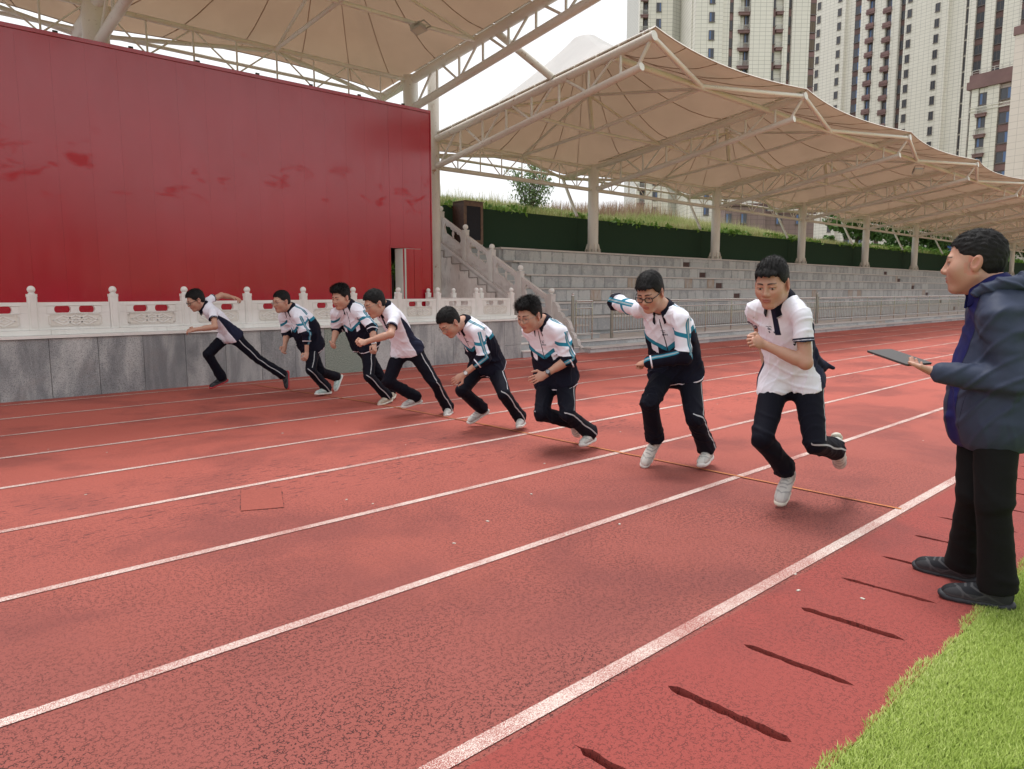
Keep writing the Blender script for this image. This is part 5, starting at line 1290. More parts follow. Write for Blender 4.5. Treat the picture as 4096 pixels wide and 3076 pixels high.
    for i in range(7):
        dv = nrm(rr.normal(size=3)*np.array((1, .25, .35)))*rr.uniform(170, 420); w = w+np.sin(q@dv+2.2*np.sin(q@(rr.normal(size=3)*40))+rr.uniform(0, 6))
    amp = (.0003+.0005*np.clip((q[:, 2]-.04)/.08, 0, 1))*Hh.get('rough', 1.0)
    B.F[near] += (amp*w).astype(F32)
    jag = .004*np.sin(bx*310)+.003*np.sin(bx*170+by*90)
    B.F = np.maximum(B.F, ((hl3+jag)-bz_)*F32(.75)).astype(F32)
    V2, F2 = B.mesh()
    # loose strands breaking the outline
    fc = F2[rr.integers(0, len(F2), Hh.get('n', 9000))]; q0 = V2[fc].mean(1); nn_ = np.cross(V2[fc[:, 2]]-V2[fc[:, 0]], V2[fc[:, 3]]-V2[fc[:, 1]]); nn_ /= np.linalg.norm(nn_, axis=1)[:, None]+1e-9
    ok = (nn_*(q0-np.array((0, -.01, .02)))).sum(1) > 0; ok &= q0[:, 2] > hairline(q0[:, 0], q0[:, 1], P)+.004; q0, nn_ = q0[ok], nn_[ok]; m_ = len(q0)
    flow = np.stack([q0[:, 0]*4+.25*rr.normal(size=m_), .75+.5*rr.normal(size=m_)-(q0[:, 1] < -.03)*1.2, -.25-(q0[:, 2] < .06)*1.3+.3*rr.normal(size=m_)], 1); flow -= nn_*(flow*nn_).sum(1)[:, None]; flow /= np.linalg.norm(flow, axis=1)[:, None]+1e-9
    topk = np.clip((q0[:, 2]-.03)/.08, 0, 1); ln_ = Hh.get('len', .020)*(.35+.65*topk)*rr.uniform(.5, 1.2, m_); up_ = Hh.get('lift', .30)*topk+.10
    d_ = flow*(1-up_)[:, None]+nn_*up_[:, None]; sd2 = np.cross(nn_, flow)*.00055; st_ = q0-nn_*.002; mid = st_+d_*(ln_*.55)[:, None]; en = st_+d_*ln_[:, None]+flow*(ln_*.25)[:, None]-np.array((0, 0, .1))*ln_[:, None]
    SV = np.stack([st_-sd2*1.3, st_+sd2*1.3, mid+sd2, mid-sd2, mid-sd2*1.0, mid+sd2*1.0, en+sd2*.2, en-sd2*.2], 1).reshape(-1, 3); SF = (np.arange(m_)*8)[:, None, None]+np.array([[0, 1, 2, 3], [4, 5, 6, 7]])
    F2 = np.concatenate([F2, SF.reshape(-1, 4)+len(V2)]); V2 = np.concatenate([V2, SV]); W2 = c + (V2*s)@R
    return (W_, F, col), (W2, F2), (c, R, s)
def hairline(x, y, P):
    """height above which the hair cap sits, head frame"""
    hf = P.get('hairf', .078); ys = [-.12, -.085, -.05, -.02, .004, .014, .03, .05, .064, .085, .12]; zs = [-.066, -.064, -.050, -.004, .022, -.004, .026, .050, hf-.006, hf, hf]
    ax = np.abs(x); base = np.interp(y, ys, zs)
    return base + np.where(y > .05, .010*np.clip((ax-.03)/.03, 0, 1), 0)
def hand(A, w, tip, n, side, curl, thumb=.5, s=1.0, spread=1.0):
    """palm, four jointed fingers, thumb; w wrist, tip direction, n back-of-hand normal, side = towards the thumb"""
    w = np.asarray(w, float); d = nrm(np.asarray(tip)-w); n = nrm(np.asarray(n)-d*(np.asarray(n)@d)); b = np.cross(d, n); b = b if b@np.asarray(side) > 0 else -b
    S = s; R = np.array([d, b, n])
    A.ell(w+d*.048*S, R, (.052*S, .041*S, .0165*S), .012); A.cone(w-d*.012*S, w+d*.03*S, .026*S, .027*S, .02, flat=(n, .72))
    for i, (o, l, r) in enumerate(((.030, .068, .0088), (.010, .077, .0092), (-.011, .071, .0088), (-.030, .056, .0078))):
        c = curl[i] if isinstance(curl, (list, tuple)) else curl*(1+.06*i); p = w+d*(.088-abs(o)*.16)*S+b*o*S; a = .15*c
        b2 = d; 
        for k, q in enumerate((.44, .31, .25)):
            a += c*(.75 if k == 0 else 1.0); v = nrm(d*math.cos(a)-n*math.sin(a)+b*o*1.6*spread*max(0, math.cos(a))); e = p+v*l*q*S
            A.cone(p, e, r*S*(1-.06*k), r*S*(.93-.07*k), .004); p = e
    p = w+d*.022*S+b*.030*S; v = nrm(d*.62+b*.72-n*.25*thumb); e = p+v*.042*S; A.cone(p-b*.008, e, .0145*S, .0115*S, .012)
    v = nrm(d*.85+b*(.45-.9*thumb)-n*.5*thumb); f = e+v*.030*S; A.cone(e, f, .0112*S, .010*S, .004); v = nrm(v-n*.4*thumb-b*.3*thumb); A.cone(f, f+v*.022*S, .010*S, .008*S, .004)
def shoe(parent, an, to, lat, mats, s, res, side=1, style=None):
    an, to = np.array(an), np.array(to); v = nrm(to-an); lat = nrm(np.array(lat)-v*(np.array(lat)@v))
    a = math.asin(min(.9, .072/ max(.12, np.linalg.norm(to-an)/s)))
    up0 = np.cross(lat, v); f = v*math.cos(a)+up0*math.sin(a); up = np.cross(lat, f)
    O = an - up*.088*s - f*.062*s                       # heel end on the sole plane
    if style and style.get('flat'): O = O.copy()
    R = np.array([lat, f, up])
    def fld(lo, hi): return Field(lo, hi, res/s)
    A = fld((-.065, -.035, -.015), (.065, .30, .15)); I3 = np.eye(3)
    A.ell((0, .045, .058), I3, (.034, .048, .050), 0); A.ell((0, .105, .052), I3, (.037, .085, .048), .03); A.ell((0, .185, .040), I3, (.043, .075, .036), .03); A.ell((0, .232, .032), I3, (.037, .042, .024), .02)
    A.cone((0, .050, .07), (0, .058, .112), .037, .036, .02); A.ell((0, .060, .135), I3, (.027, .030, .045), .006, True); A.ell((0, .092, .105), I3, (.020, .020, .026), .012)
    for i in range(5):
        y = .112+.019*i; z = .098-.0085*i; A.cone((-.022, y-.004, z-.004), (0, y, z+.002), .0035, .0035, .003); A.cone((0, y, z+.002), (.022, y-.004, z-.004), .0035, .0035, .003)
    A.cut((0, 0, .020), (0, 0, -1))
    V, F = A.mesh(); x, y, z = V.T; axx = np.abs(x)
    li = np.maximum.reduce([.0035-np.abs(z-.030-.0*y)-.0*y, np.where(axx > .018, .004-np.abs((z-.034)-.55*np.abs(y-.15)), -.02), np.where(axx > .016, .004-np.abs((z-.030)-.42*(y-.03)), -.02), np.where(axx < .022, .0045-np.abs(((y-.10) % .024)-.012), -.02)*((y > .10) & (y < .20) & (z > .055))-.02*(~((y > .10) & (y < .20) & (z > .055)) & (axx < .02)), .004-np.abs(y-.225+axx*.8)])
    o = skin_part('shoe', O+(V*s)@R, F, mats[0], dict(f_line=np.clip(li, -.02, .02)), parent)
    B = fld((-.07, -.04, -.03), (.07, .31, .06))
    for (y, w) in ((.035, .037), (.075, .036), (.12, .037), (.165, .044), (.205, .046), (.240, .040)): B.ell((0 if y > .1 else 0, y, .012), I3, (w, .040, .024), .012)
    B.ell((0, .265, .02), I3, (.030, .022, .016), .012); B.ell((0, .005, .022), I3, (.030, .02, .018), .012)
    B.cut((0, 0, 0), (0, 0, -1)); B.cut((0, -.02, .040), (0, -.03, 1))
    V, F = B.mesh(); so = mesh_obj('sole', np_mesh('sole', O+(V*s)@R, F, mats[1], True), None, o)
    return O, R
def limb_fields(J, nm, ref):
    """local coordinates of points about a bone: t along, ang from the outer direction ref"""
    a, b = np.array(J[nm[0]]), np.array(J[nm[1]]); d = b-a; L = np.linalg.norm(d); d /= L; o = nrm(ref-d*(ref@d)); q = np.cross(d, o)
    def f(V):
        p = V-a; t = p@d; x, y = p@o, p@q; rr = np.hypot(x, y); return t, t/L, np.arctan2(y, x)*np.maximum(rr, .02), np.hypot(np.where(t < 0, t, np.where(t > L, t-L, 0)), rr)
    return f
def person(sp):
    J = {k: np.array(v, float) for k, v in sp['J'].items()}; H = sp.get('H', 1.75); k = H/1.75; res = sp.get('res', .006); hr = sp.get('hres', .0035); big = sp.get('bulk', 1.0)
    base = (J['pel'][0], J['pel'][1], 0.0)
    t = thing('person', sp['label'], 'person', base, sp.get('group'))
    T = Frame(J, sp.get('bend', .03)); r0, f0 = T.axes(0); rs, fs = T.axes(T.L); Ls = T.L
    sh = {q: J['sh'+q] for q in 'LR'}
    top = sp['top']; seed = sp['seed']
    dirs_arm = {}
    # ---------------- body (one mesh: head and neck, arms with hands, trunk and legs under the clothes)
    (HV, HF, HC), (hv, hf), (hc, hR, hs) = head(J, dict(sp['headp'], seed=seed), sp.get('hs', 1.0)*k, t, hr)
    Vs, Fs, Cs = [HV], [HF], [HC]; nV = len(HV)
    def addp(V, F, C=None):
        nonlocal nV
        Vs.append(V); Fs.append(F+nV); Cs.append(np.tile(SK*sp['headp'].get('tone', 1.0), (len(V), 1)) if C is None else C); nV += len(V)
    for q in 'LR':
        sg = -1 if q == 'L' else 1; e, w, h_ = J['el'+q], J['wr'+q], J['hd'+q]; sx = J['sh'+q]
        st = sp.get('sleeve', {}).get(q, .5); full = st > 1.2
        p0 = sx-T.u*.02+(e-sx)*max(.25, st-.3) if st < 1 else e+(w-e)*max(0, (st-1)*.8-.2)
        pts = np.array([p0, e if st < 1.3 else p0, w, h_, w+nrm(h_-w)*.19]); A = Field(pts.min(0)-.07, pts.max(0)+.07, hr)
        if st < 1.3:
            A.cone(p0, e, .043*k*big, .040*k*big, .0); A.cone(e, w, .041*k*big, .0265*k, .02); m = e+(w-e)*.25; A.cone(m, e+(w-e)*.5, .040*k*big, .034*k, .02)
        else: A.cone(p0, w, .034*k, .0265*k, 0)
        hp = sp['hands'][q]; hand(A, w, h_, hp['n'], hp['b'], hp['curl'], hp.get('thumb', .5), k*sp.get('handk', 1.0), hp.get('spread', 1.0))
        V, F = A.mesh(); C = np.tile(SK*sp['headp'].get('tone', 1.0), (len(V), 1)); m = np.clip(1-np.linalg.norm(V-w-nrm(h_-w)*.13, axis=1)/.10, 0, 1)[:, None]*.5
        addp(V, F, C*(1-m)+np.array((.50, .22, .16))*m)
    A = Field(np.min([J['pel'], J['neck'], J['anL'], J['anR'], J['shL'], J['shR'], J['knL'], J['knR'], J['elL'], J['elR']], 0)-.15, np.max([J['pel'], J['neck'], J['anL'], J['anR'], J['shL'], J['shR'], J['knL'], J['knR'], J['elL'], J['elR']], 0)+.15, .018)
    A.loft(T, -.06, Ls*.9, interp([-.1, 0, .25, .5], [.10, .11, .11, .10]), interp([-.1, 0, .3, .5], [.07, .07, .07, .06]), 0)
    A.cone(T.pt(Ls*.75, 0, 0), J['neck'], .055, .050, .03)
    for q in 'LR':
        s2 = sh[q]-T.u*.035; A.cone(T.pt(Ls*.78, 0, 0), s2, .045, .028, .03); A.cone(s2, J['el'+q], .030, .030, .02); A.cone(J['hip'+q], J['kn'+q], .065, .048, .03); A.cone(J['kn'+q], J['an'+q], .046, .034, .02)
    V, F = A.mesh(); addp(V, F)
    skin_part('body', np.concatenate(Vs), np.concatenate(Fs), PM['skin'], {'col': np.concatenate(Cs)}, t)
    hm = mesh_obj('hair', np_mesh('hair', hv, hf, PM['hair'], True), None, t)
    # ---------------- trousers
    A = Field(np.min([J['pel'], J['anL'], J['anR'], J['knL'], J['knR'], J['hipL'], J['hipR']], 0)-.2, np.max([J['pel'], J['anL'], J['anR'], J['knL'], J['knR'], J['hipL'], J['hipR']], 0)+.22, res)
    A.loft(T, -.10*k, .17*k, interp([-.1, 0, .17], [.148*k*big, .156*k*big, .140*k*big]), interp([-.1, 0, .17], [.105*big, .110*big, .10*big]), 0)
    pw = sp.get('pantw', 1.0); A.ell(T.pt(-.045*k, 0, -.01), np.array([r0, f0, T.u]), (.115*k*big, .098*k*big, .085*k), .05)
    for q in 'LR':
        h_, kn, an = J['hip'+q], J['kn'+q], J['an'+q]; sd = nrm(kn-an)
        A.ell(h_+f0*-.035, np.array([r0, f0, T.u]), (.088*k*big, .100*k*big, .10*k), .05)
        A.cone(h_, kn, .096*k*big, .070*k*pw, .05); A.cone(kn, an+sd*.02, .064*k*pw, .068*k*pw, .010); m = kn*.4+an*.6; A.cone(m, an+sd*.015, .062*k*pw, .074*k*pw, .012)
        if sp.get('flare'): A.cone(an+sd*.16, an-sd*.005, .055*k*pw, .080*k*pw, .03)
    A.wrinkle(.0030 if sp.get('coach') else .0058, seed+3, 30 if sp.get('coach') else 50, [J['knL']-J['anL'], J['hipR']-J['knR'], T.u, J['knR']-J['anR']], [J['knL'], J['knR'], J['anL'], J['anR']], base=.25)
    gx, gy, gz = [A.ax[i].reshape([-1 if j == i else 1 for j in range(3)]) for i in range(3)]; ga, gl, gd = T.loc(gx, gy, gz)
    A.F = np.where((np.abs(gl) < .21) & (np.abs(gd) < .17), np.maximum(A.F, ga-F32(sp.get('hemA', -.10)+.035)), A.F).astype(F32)
    for q in 'LR':
        an, kn = J['an'+q], J['kn'+q]; d = nrm(an-kn)
        # hem: hollow the end a little above the shoe
        A.cone(an+d*.0, an+d*.14, .046*k, .050*k, .004, True)
        x, y, z = [A.ax[i].reshape([-1 if j == i else 1 for j in range(3)]) for i in range(3)]
        pl = (x-F32(an[0]))*F32(d[0])+(y-F32(an[1]))*F32(d[1])+(z-F32(an[2]))*F32(d[2])-F32(sp.get('hem', .035))
        dist = np.sqrt((x-F32(an[0]))**2+(y-F32(an[1]))**2+(z-F32(an[2]))**2)
        A.F = np.where(dist < .2, np.maximum(A.F, pl), A.F).astype(F32)
    V, F = A.mesh(); line = np.full(len(V), -.02)
    dd = np.full((len(V), 4), 9.0)
    for i, (q, b) in enumerate((('L', 'th'), ('L', 'sh'), ('R', 'th'), ('R', 'sh'))):
        nm = ('hip'+q, 'kn'+q) if b == 'th' else ('kn'+q, 'an'+q); ref = -T.rh if q == 'L' else T.rh
        tt, u, s_, ds = limb_fields(J, nm, ref)(V); dd[:, i] = ds
        m = ds <= dd.min(1)+1e-9; wv = sp.get('stripe', .0060)
        line = np.where(m, wv-np.abs(s_+.004*np.sin(tt*25)-.018), line)
    skin_part('trousers', V, F, PM['pantsB' if sp.get('coach') else 'pants'], {'f_line': line}, t)
    # ---------------- shoes
    for q in 'LR':
        sm = sp['shoes'][q] if isinstance(sp['shoes'], dict) else sp['shoes']
        if sp.get('sock'): b = MB(); an, kn = J['an'+q], J['kn'+q]; b.tube([tuple(an+(kn-an)*.25), tuple(an+(kn-an)*.08), tuple(an)], [.040*k, .038*k, .036*k], 14); b.build('sock', PM['sock'], t)
        shoe(t, J['an'+q], J['to'+q], T.rh, (PM[sm[0]], PM[sm[1]]), k*sp.get('shoek', 1.0), max(.0035, res*.7))
    # ---------------- upper garment
    pts = [J['pel'], J['neck'], J['shL'], J['shR'], J['elL'], J['elR'], J['hipL'], J['hipR']] + ([J['wrL'], J['wrR']] if top != 'polo' else [])
    A = Field(np.min(pts, 0)-.24, np.max(pts, 0)+.24, res)
    jk = top != 'polo'; ex = (.020 if jk else .008)
    a0 = -.14*k if top == 'jacket' else (-.10*k if not sp.get('coach') else -.17*k)
    a0 = sp.get('hemA', a0)
    wx = [a0, 0, .18*Ls/.55, .36*Ls/.55, .46*Ls/.55, .56*Ls/.55]; bw = sp.get('belly', 0)
    ww = [.158, .182, .186, .186, .162, .09] if jk else [.168, .164, .152, .168, .155, .08]
    ee = [.118, .134, .134+bw, .126, .104, .07] if jk else [.118, .118, .108+bw, .112, .098, .07]
    if top == 'jacket': ww[0] = .150; ee[0] = .115
    fl = sp.get('fluff', 1.0)
    A.loft(T, a0, Ls*.97, interp(wx, [(v+ex)*k*big*fl for v in ww]), interp(wx, [(v+ex*.6)*k*big*fl*sp.get('deep', 1.0) for v in ee]), 0, ends=.03, off=(lambda a: np.full_like(a, sp['shift'])) if sp.get('shift') else None)
    hx = .012 if top == 'polo' else (.05 if sp.get('coach') else .022)
    for q in 'LR':
        h_, kn = J['hip'+q], J['kn'+q]
        A.ell(h_+f0*-.035, np.array([r0, f0, T.u]), ((.088+hx)*k*big, (.100+hx)*k*big, (.10+hx)*k), .06); A.cone(h_, h_+(kn-h_)*.18, (.092+hx)*k*big, (.090+hx)*k*big, .05)
    gx, gy, gz = [A.ax[i].reshape([-1 if j == i else 1 for j in range(3)]) for i in range(3)]; ga, gl, gd = T.loc(gx, gy, gz)
    A.F = np.maximum(A.F, F32(a0)-ga+F32(.008)*np.sin(gl*9+seed)*F32(top != 'jacket')).astype(F32)
    if sp.get('flap'):            # shirt tail blown out behind
        A.cone(T.pt(.16, -.125, -.07), T.pt(.0, -.20, -.14), .055, .030, .06, flat=(nrm(rs*.6+f0*.8), .45)); A.cone(T.pt(.10, -.14, -.09), T.pt(-.01, -.265, -.155), .03, .014, .04)
    if top == 'jacket':           # gathered waistband pulls the hem in
        A.F = (A.F + F32(.016)*np.exp(-((ga-F32(a0))/F32(.03))**2)).astype(F32)
    for q in 'LR':
        sx, e, w = sh[q], J['el'+q], J['wr'+q]; st = sp['sleeve'][q]
        A.cone(T.pt(Ls*.95, 0, -.01), sx-T.u*.022, .060*k*big, (.052 if jk else .046)*k*big, .07)
        r1 = (.060 if jk else .052)*k*big
        if st <= 1:
            pe = sx+(e-sx)*st; A.cone(sx-T.u*.018+(e-sx)*.10, pe, r1, (.066 if jk else .064)*k*big, .05)
            d = nrm(e-sx); x, y, z = [A.ax[i].reshape([-1 if j == i else 1 for j in range(3)]) for i in range(3)]
            A.cone(pe, pe+d*.10, (.058 if jk else .055)*k*big, (.058 if jk else .056)*k*big, .004, True)
            pl = ((x-F32(pe[0]))*F32(d[0])+(y-F32(pe[1]))*F32(d[1])+(z-F32(pe[2]))*F32(d[2])); dist = np.sqrt((x-F32(pe[0]))**2+(y-F32(pe[1]))**2+(z-F32(pe[2]))**2)
            tl = T.loc(x, y, z); inside = (np.abs(tl[1]) < .125*k) & (tl[0] < Ls*.9)
            A.F = np.where((dist < .105) & ~inside, np.maximum(A.F, pl), A.F).astype(F32)
        else:
            A.cone(sx-T.u*.018+(e-sx)*.10, e, r1, .064*k*big, .05); pe = e+(w-e)*(st-1); A.cone(e, pe, .064*k*big, .046*k*big, .03)
            d = nrm(w-e); m = e+(pe-e)*.8; A.cone(m, pe-d*.01, .052*k*big, .044*k, .02)
    A.wrinkle(sp.get('wr', .0060 if jk else .0040), seed+5, sp.get('wf', 54), [T.u, T.u+f0*.6, T.u-r0*.5, sh['L']-J['elL']], [sh['L'], sh['R'], J['elL'], J['elR'], T.pt(.03, -.1, .1), T.pt(.05, .1, .1), T.pt(.02, 0, -.1)])
    if top == 'polo': A.F = np.maximum(A.F, F32(a0)-ga).astype(F32)
    # neck opening
    A.cone(J['neck']-T.u*.02+fs*.02, J['neck']+nrm(J['head']-J['neck'])*.2, .060*k, .075*k, .01, True)
    V, F = A.mesh(); x, y, z = V.T; a, l, d = T.loc(x, y, z); a, l, d = a.astype(float), l.astype(float), d.astype(float)
    at = {}
    seg = np.zeros(len(V)); LF = {}
    dm = np.maximum(np.abs(l)-.145*k*big, 0) + np.maximum(a-Ls, 0)*.5
    for q in 'LR':
        ref = nrm((-rs if q == 'L' else rs)+T.u*.35) if True else 0
        lf1 = limb_fields(J, ('sh'+q, 'el'+q), ref)(V); lf2 = limb_fields(J, ('el'+q, 'wr'+q), nrm(ref-fs*.3))(V); LF[q] = (lf1, lf2)
    ut = np.full(len(V), 0.0); us = np.zeros(len(V)); reg = np.zeros(len(V), int)
    for q, c in (('L', 1), ('R', 3)):
        lf1, lf2 = LF[q]; side = (l < 0) if q == 'L' else (l > 0)
        m1 = side & (lf1[3] < .105*k*big) & (lf1[0] > .035) & ((np.abs(l) > .15*k*big) | (lf1[0] > .12) | (np.abs(d) > .14)) & (lf1[3] < lf2[3]+1e-6)
        m1 |= (lf1[3] < .085*k*big) & (lf1[0] > .11) & (lf1[3] < lf2[3]+1e-6)
        m2 = (lf2[3] < .09*k*big) & (lf2[3] < lf1[3]) if sp['sleeve'][q] > 1 else np.zeros(len(V), bool)
        reg[m1] = c; reg[m2] = c+1
    CL = lambda v: np.clip(v, -.03, .03)
    if top == 'jacket':
        vb = a - Ls*(.46) - np.abs(l)*.58*np.where(d > 0, 1, .25) - np.where(d < 0, Ls*.08, 0)       # chevron on the chest, straighter on the back
        fw_, ft_ = vb, .020-np.abs(vb+.002)
        # white wedge below the band at the sides of the chest
        wedge = (vb > -.085) & (vb < -.02) & (np.abs(l) > .075) & (np.abs(l) < .135) & (d > 0)
        fw_ = np.where(wedge, np.minimum(np.minimum(vb+.085+.6*(np.abs(l)-.075), np.abs(l)-.075-.12*(-vb)), .02), fw_)
        fg_ = np.full(len(V), -.02); sh_l = np.abs(l)
        pip = .017-np.abs(d+.022)                                         # piping over the shoulders
        onsh = (a > Ls*.74) & (sh_l > .055)
        ft2 = np.where(onsh, pip, -.02); fg_ = np.where(onsh, .006-np.abs(d+.022), -.02)
        ft_ = np.maximum(ft_, ft2)
        fl_ = np.where(d < 9, .006-np.abs(a-(a0+.035)), -.02)
        zipf = .0045-np.abs(l); zip_m = (d > 0) & (a < Ls*.9)
        fw_ = np.where(zip_m, np.minimum(fw_, -zipf), fw_); ft_ = np.where(zip_m, np.minimum(ft_, -zipf), ft_)
        for q, c in (('L', 1), ('R', 3)):
            lf1, lf2 = LF[q]; tt, u, s_, ds = lf1; m = reg == c; La = np.linalg.norm(J['el'+q]-sh[q])
            cb = .62*La - np.abs(s_)*.45*1.0
            fw_ = np.where(m, (.93*La-.2*np.abs(s_)) - tt, fw_); ft_ = np.where(m, np.maximum(.018-np.abs(tt-(.46*La+np.abs(s_)*-.35+.03)), .019-np.abs(s_)), ft_); fg_ = np.where(m, .0065-np.abs(s_), fg_); fl_ = np.where(m, -.02, fl_)
            tt, u, s_, ds = lf2; m = reg == c+1; Lb = np.linalg.norm(J['wr'+q]-J['el'+q])
            fw_ = np.where(m, -.02, fw_); ft_ = np.where(m, .017-np.abs(s_), ft_); fg_ = np.where(m, .006-np.abs(s_), fg_); fl_ = np.where(m, .006-np.abs(tt-((sp['sleeve'][q]-1)*Lb-.015)), fl_)
            if sp['sleeve'][q] <= 1: tt, u, s_, ds = lf1; fl_ = np.where(reg == c, .005-np.abs(tt-(sp['sleeve'][q]*La-.012)), fl_); 
        at = dict(f_white=CL(fw_), f_teal=CL(ft_), f_grey=CL(fg_), f_line=CL(fl_))
        skin_part('jacket', V, F, PM['jacket'], at, t)
    elif top == 'polo':
        side = np.abs(l)-(.150*k-.0*a); al = Ls*.72-a
        fn = np.where(d < .10, (.012+.20*np.clip(al, 0, .6)) - np.abs(d+.012+.05*np.clip(al, 0, .6)), -.03); fn = np.where((l < -.19*k) & (a < Ls*.35), .02, fn) if sp.get('flap') else fn
        fn = np.where((np.abs(l) > .075*k) & (al > -.02), np.minimum(fn, al+.01), -.03)
        pl = np.minimum(.020-np.abs(l), np.minimum(a-Ls*.62, .3)); fn = np.where((d > .02) & (np.abs(l) < .06), pl, fn)
        ln = np.full(len(V), -.03)
        for q, c in (('L', 1), ('R', 3)):
            tt, u, s_, ds = LF[q][0]; m = (reg == c); e = sp['sleeve'][q]*np.linalg.norm(J['el'+q]-sh[q])-tt
            fn = np.where(m, .026-e, fn); ln = np.where(m, np.maximum(.0025-np.abs(e-.012), -.02), ln)
        skin_part('polo_shirt', V, F, PM['polo'], dict(f_navy=CL(fn), f_line=CL(ln)), t)
        b = MB()
        for aa in (Ls*.70, Ls*.80): p = surf(V, F, T.pt(aa, 0, .4), -f0); b.tube([tuple(p), tuple(p+f0*.004)], .006, 8)
        b.build('buttons', PM['button'], t)
    else:
        zf = np.full(len(V), -.02); zf = np.where((reg == 0) & (d > 0) , .006-np.abs(l), zf)
        pk = .004-np.abs((l+.105)+.25*(a+.02)); zf = np.where((reg == 0) & (d > 0) & (a > -.11) & (a < .06), np.maximum(zf, pk), zf)
        pf = np.where((reg == 0) & (d > 0), .060+.05*np.clip((a-.1)/.4, 0, 1)-np.abs(l-.0), -.02)
        zf = np.where((reg == 0) & (d > 0), np.maximum(.004-np.abs(np.abs(l)-(.062+.05*np.clip((a-.1)/.4, 0, 1))), zf*0-.02*(zf <= 0)+zf*(zf > 0)), zf)
        skin_part('windbreaker', V, F, PM['wind'], dict(f_line=CL(zf), f_polo=CL(pf)), t)
        Hd = Field(J['neck']-.26, J['neck']+.22, res); nk = J['neck']; pr = None
        for i in range(15):
            th = math.pi*(.5+.30+1.40*i/14); c_, s_ = math.cos(th), math.sin(th); fr = max(0, s_)
            q_ = nk + rs*c_*.118 + fs*(s_*.112-.012+.045*fr) + T.u*(.004-.055*fr); rr_ = .030-.010*fr
            if pr is not None: Hd.cone(pr[0], q_, pr[1], rr_, .02)
            pr = (q_, rr_)
        Hd.ell(nk-fs*.150-T.u*.055, np.array([rs, fs, T.u]), (.115, .035, .105), .05); Hd.ell(nk-fs*.135+T.u*.02, np.array([rs, fs, T.u]), (.10, .03, .03), .04)
        Hd.wrinkle(.006, 77, 60, base=1.0); HV_, HF_ = Hd.mesh(); skin_part('hood', HV_, HF_, PM['wind'], dict(f_line=np.full(len(HV_), -.02), f_polo=np.full(len(HV_), -.02)), t)
    # ---------------- collar: a standing ring, open at the throat, folded outwards
    nk = J['neck']; ax = nrm(nrm(J['head']-nk)*.5+T.u*.8); cr = nrm(rs-ax*(rs@ax)); cf = np.cross(ax, cr)
    ch = sp.get('collarh', .055 if jk else .045); pts = []; n = 30; V_, F_ = [], []
    op = sp.get('collaro', .42)
    for i in range(n+1):
        th = math.pi*.5 + op + (2*math.pi-2*op)*i/n; c_, s_ = math.cos(th), math.sin(th); fr = max(0, s_)
        ring = []
        for (rad, hh) in ((.066, -.012), (.063, ch*.9), (.068, ch), (.080, ch*.62), (.094+.012*fr, -.004-.035*fr), (.088+.012*fr, -.010-.035*fr), (.074, ch*.5)):
            R_ = rad*k*sp.get('collarr', 1.0); ring.append(nk + cr*c_*R_*1.02 + cf*(s_*R_*1.08+.010+.02*fr) + ax*((hh-.030*fr-.005)*k))
        V_ += ring
    m = 7; F_ = [[i*m+j, i*m+(j+1) % m, (i+1)*m+(j+1) % m, (i+1)*m+j] for i in range(n) for j in range(m)] + [list(range(m))[::-1]]
    V_ = np.array(V_); ln = np.tile(np.array([-.02, -.02, -.02, -.02, .001 if top == 'polo' else -.02, -.02, -.02]), n+1)
    b = MB(); b.add([tuple(v) for v in V_], F_[:-1] + [list(range(m)), [n*m+j for j in range(m)][::-1]], 0, True)
    me = b.mesh('collar'); me.materials.append(PM['poloN' if sp.get('coach') else 'collar']); aa = me.attributes.new('f_line', 'FLOAT', 'POINT'); aa.data.foreach_set('value', ln.astype(np.float32)); mesh_obj('collar', me, None, t)
    # chest emblem: bird-like arcs with two small glyph rows
    if not sp.get('coach'):
        b = MB(); bv = BVHTree.FromPolygons([tuple(v) for v in V], F.tolist()); L0 = -.075*k; A0 = Ls*(.68 if top == 'polo' else .70)
        def dot(l_, a_):
            o = T.pt(a_, l_, .4); h_ = bv.ray_cast(Vector(o), Vector(-f0)); return None if h_[0] is None else h_[0]+Vector(f0)*.0015
        def stroke(ps, w):
            q = [dot(L0+x_*.001, A0+y_*.001) for x_, y_ in ps]
            for p_, q_ in zip(q, q[1:]):
                if p_ is None or q_ is None: continue
                e = (q_-p_); nn = e.cross(Vector(f0)).normalized()*w*.5; b.add([p_+nn, p_-nn, q_-nn, q_+nn], [(0, 1, 2, 3), (3, 2, 1, 0)])
        stroke([(-20, 18), (-12, 23), (-4, 20), (2, 17), (10, 22), (20, 20)], .004)
        for y_ in (10, 5, 0): stroke([(-10+y_*.3, y_), (14, y_+1)], .0032)
        for gx in ((-18, 16) if top == 'polo' else (-20, -6, 6, 18)):
            stroke([(gx-4, -14), (gx+4, -14)], .003); stroke([(gx, -10), (gx, -22)], .003); stroke([(gx-4, -21), (gx+4, -19)], .003); stroke([(gx-4, -10), (gx-5, -20)], .0025)
        if len(b.v): b.build('chest_emblem', PM['print'], t)
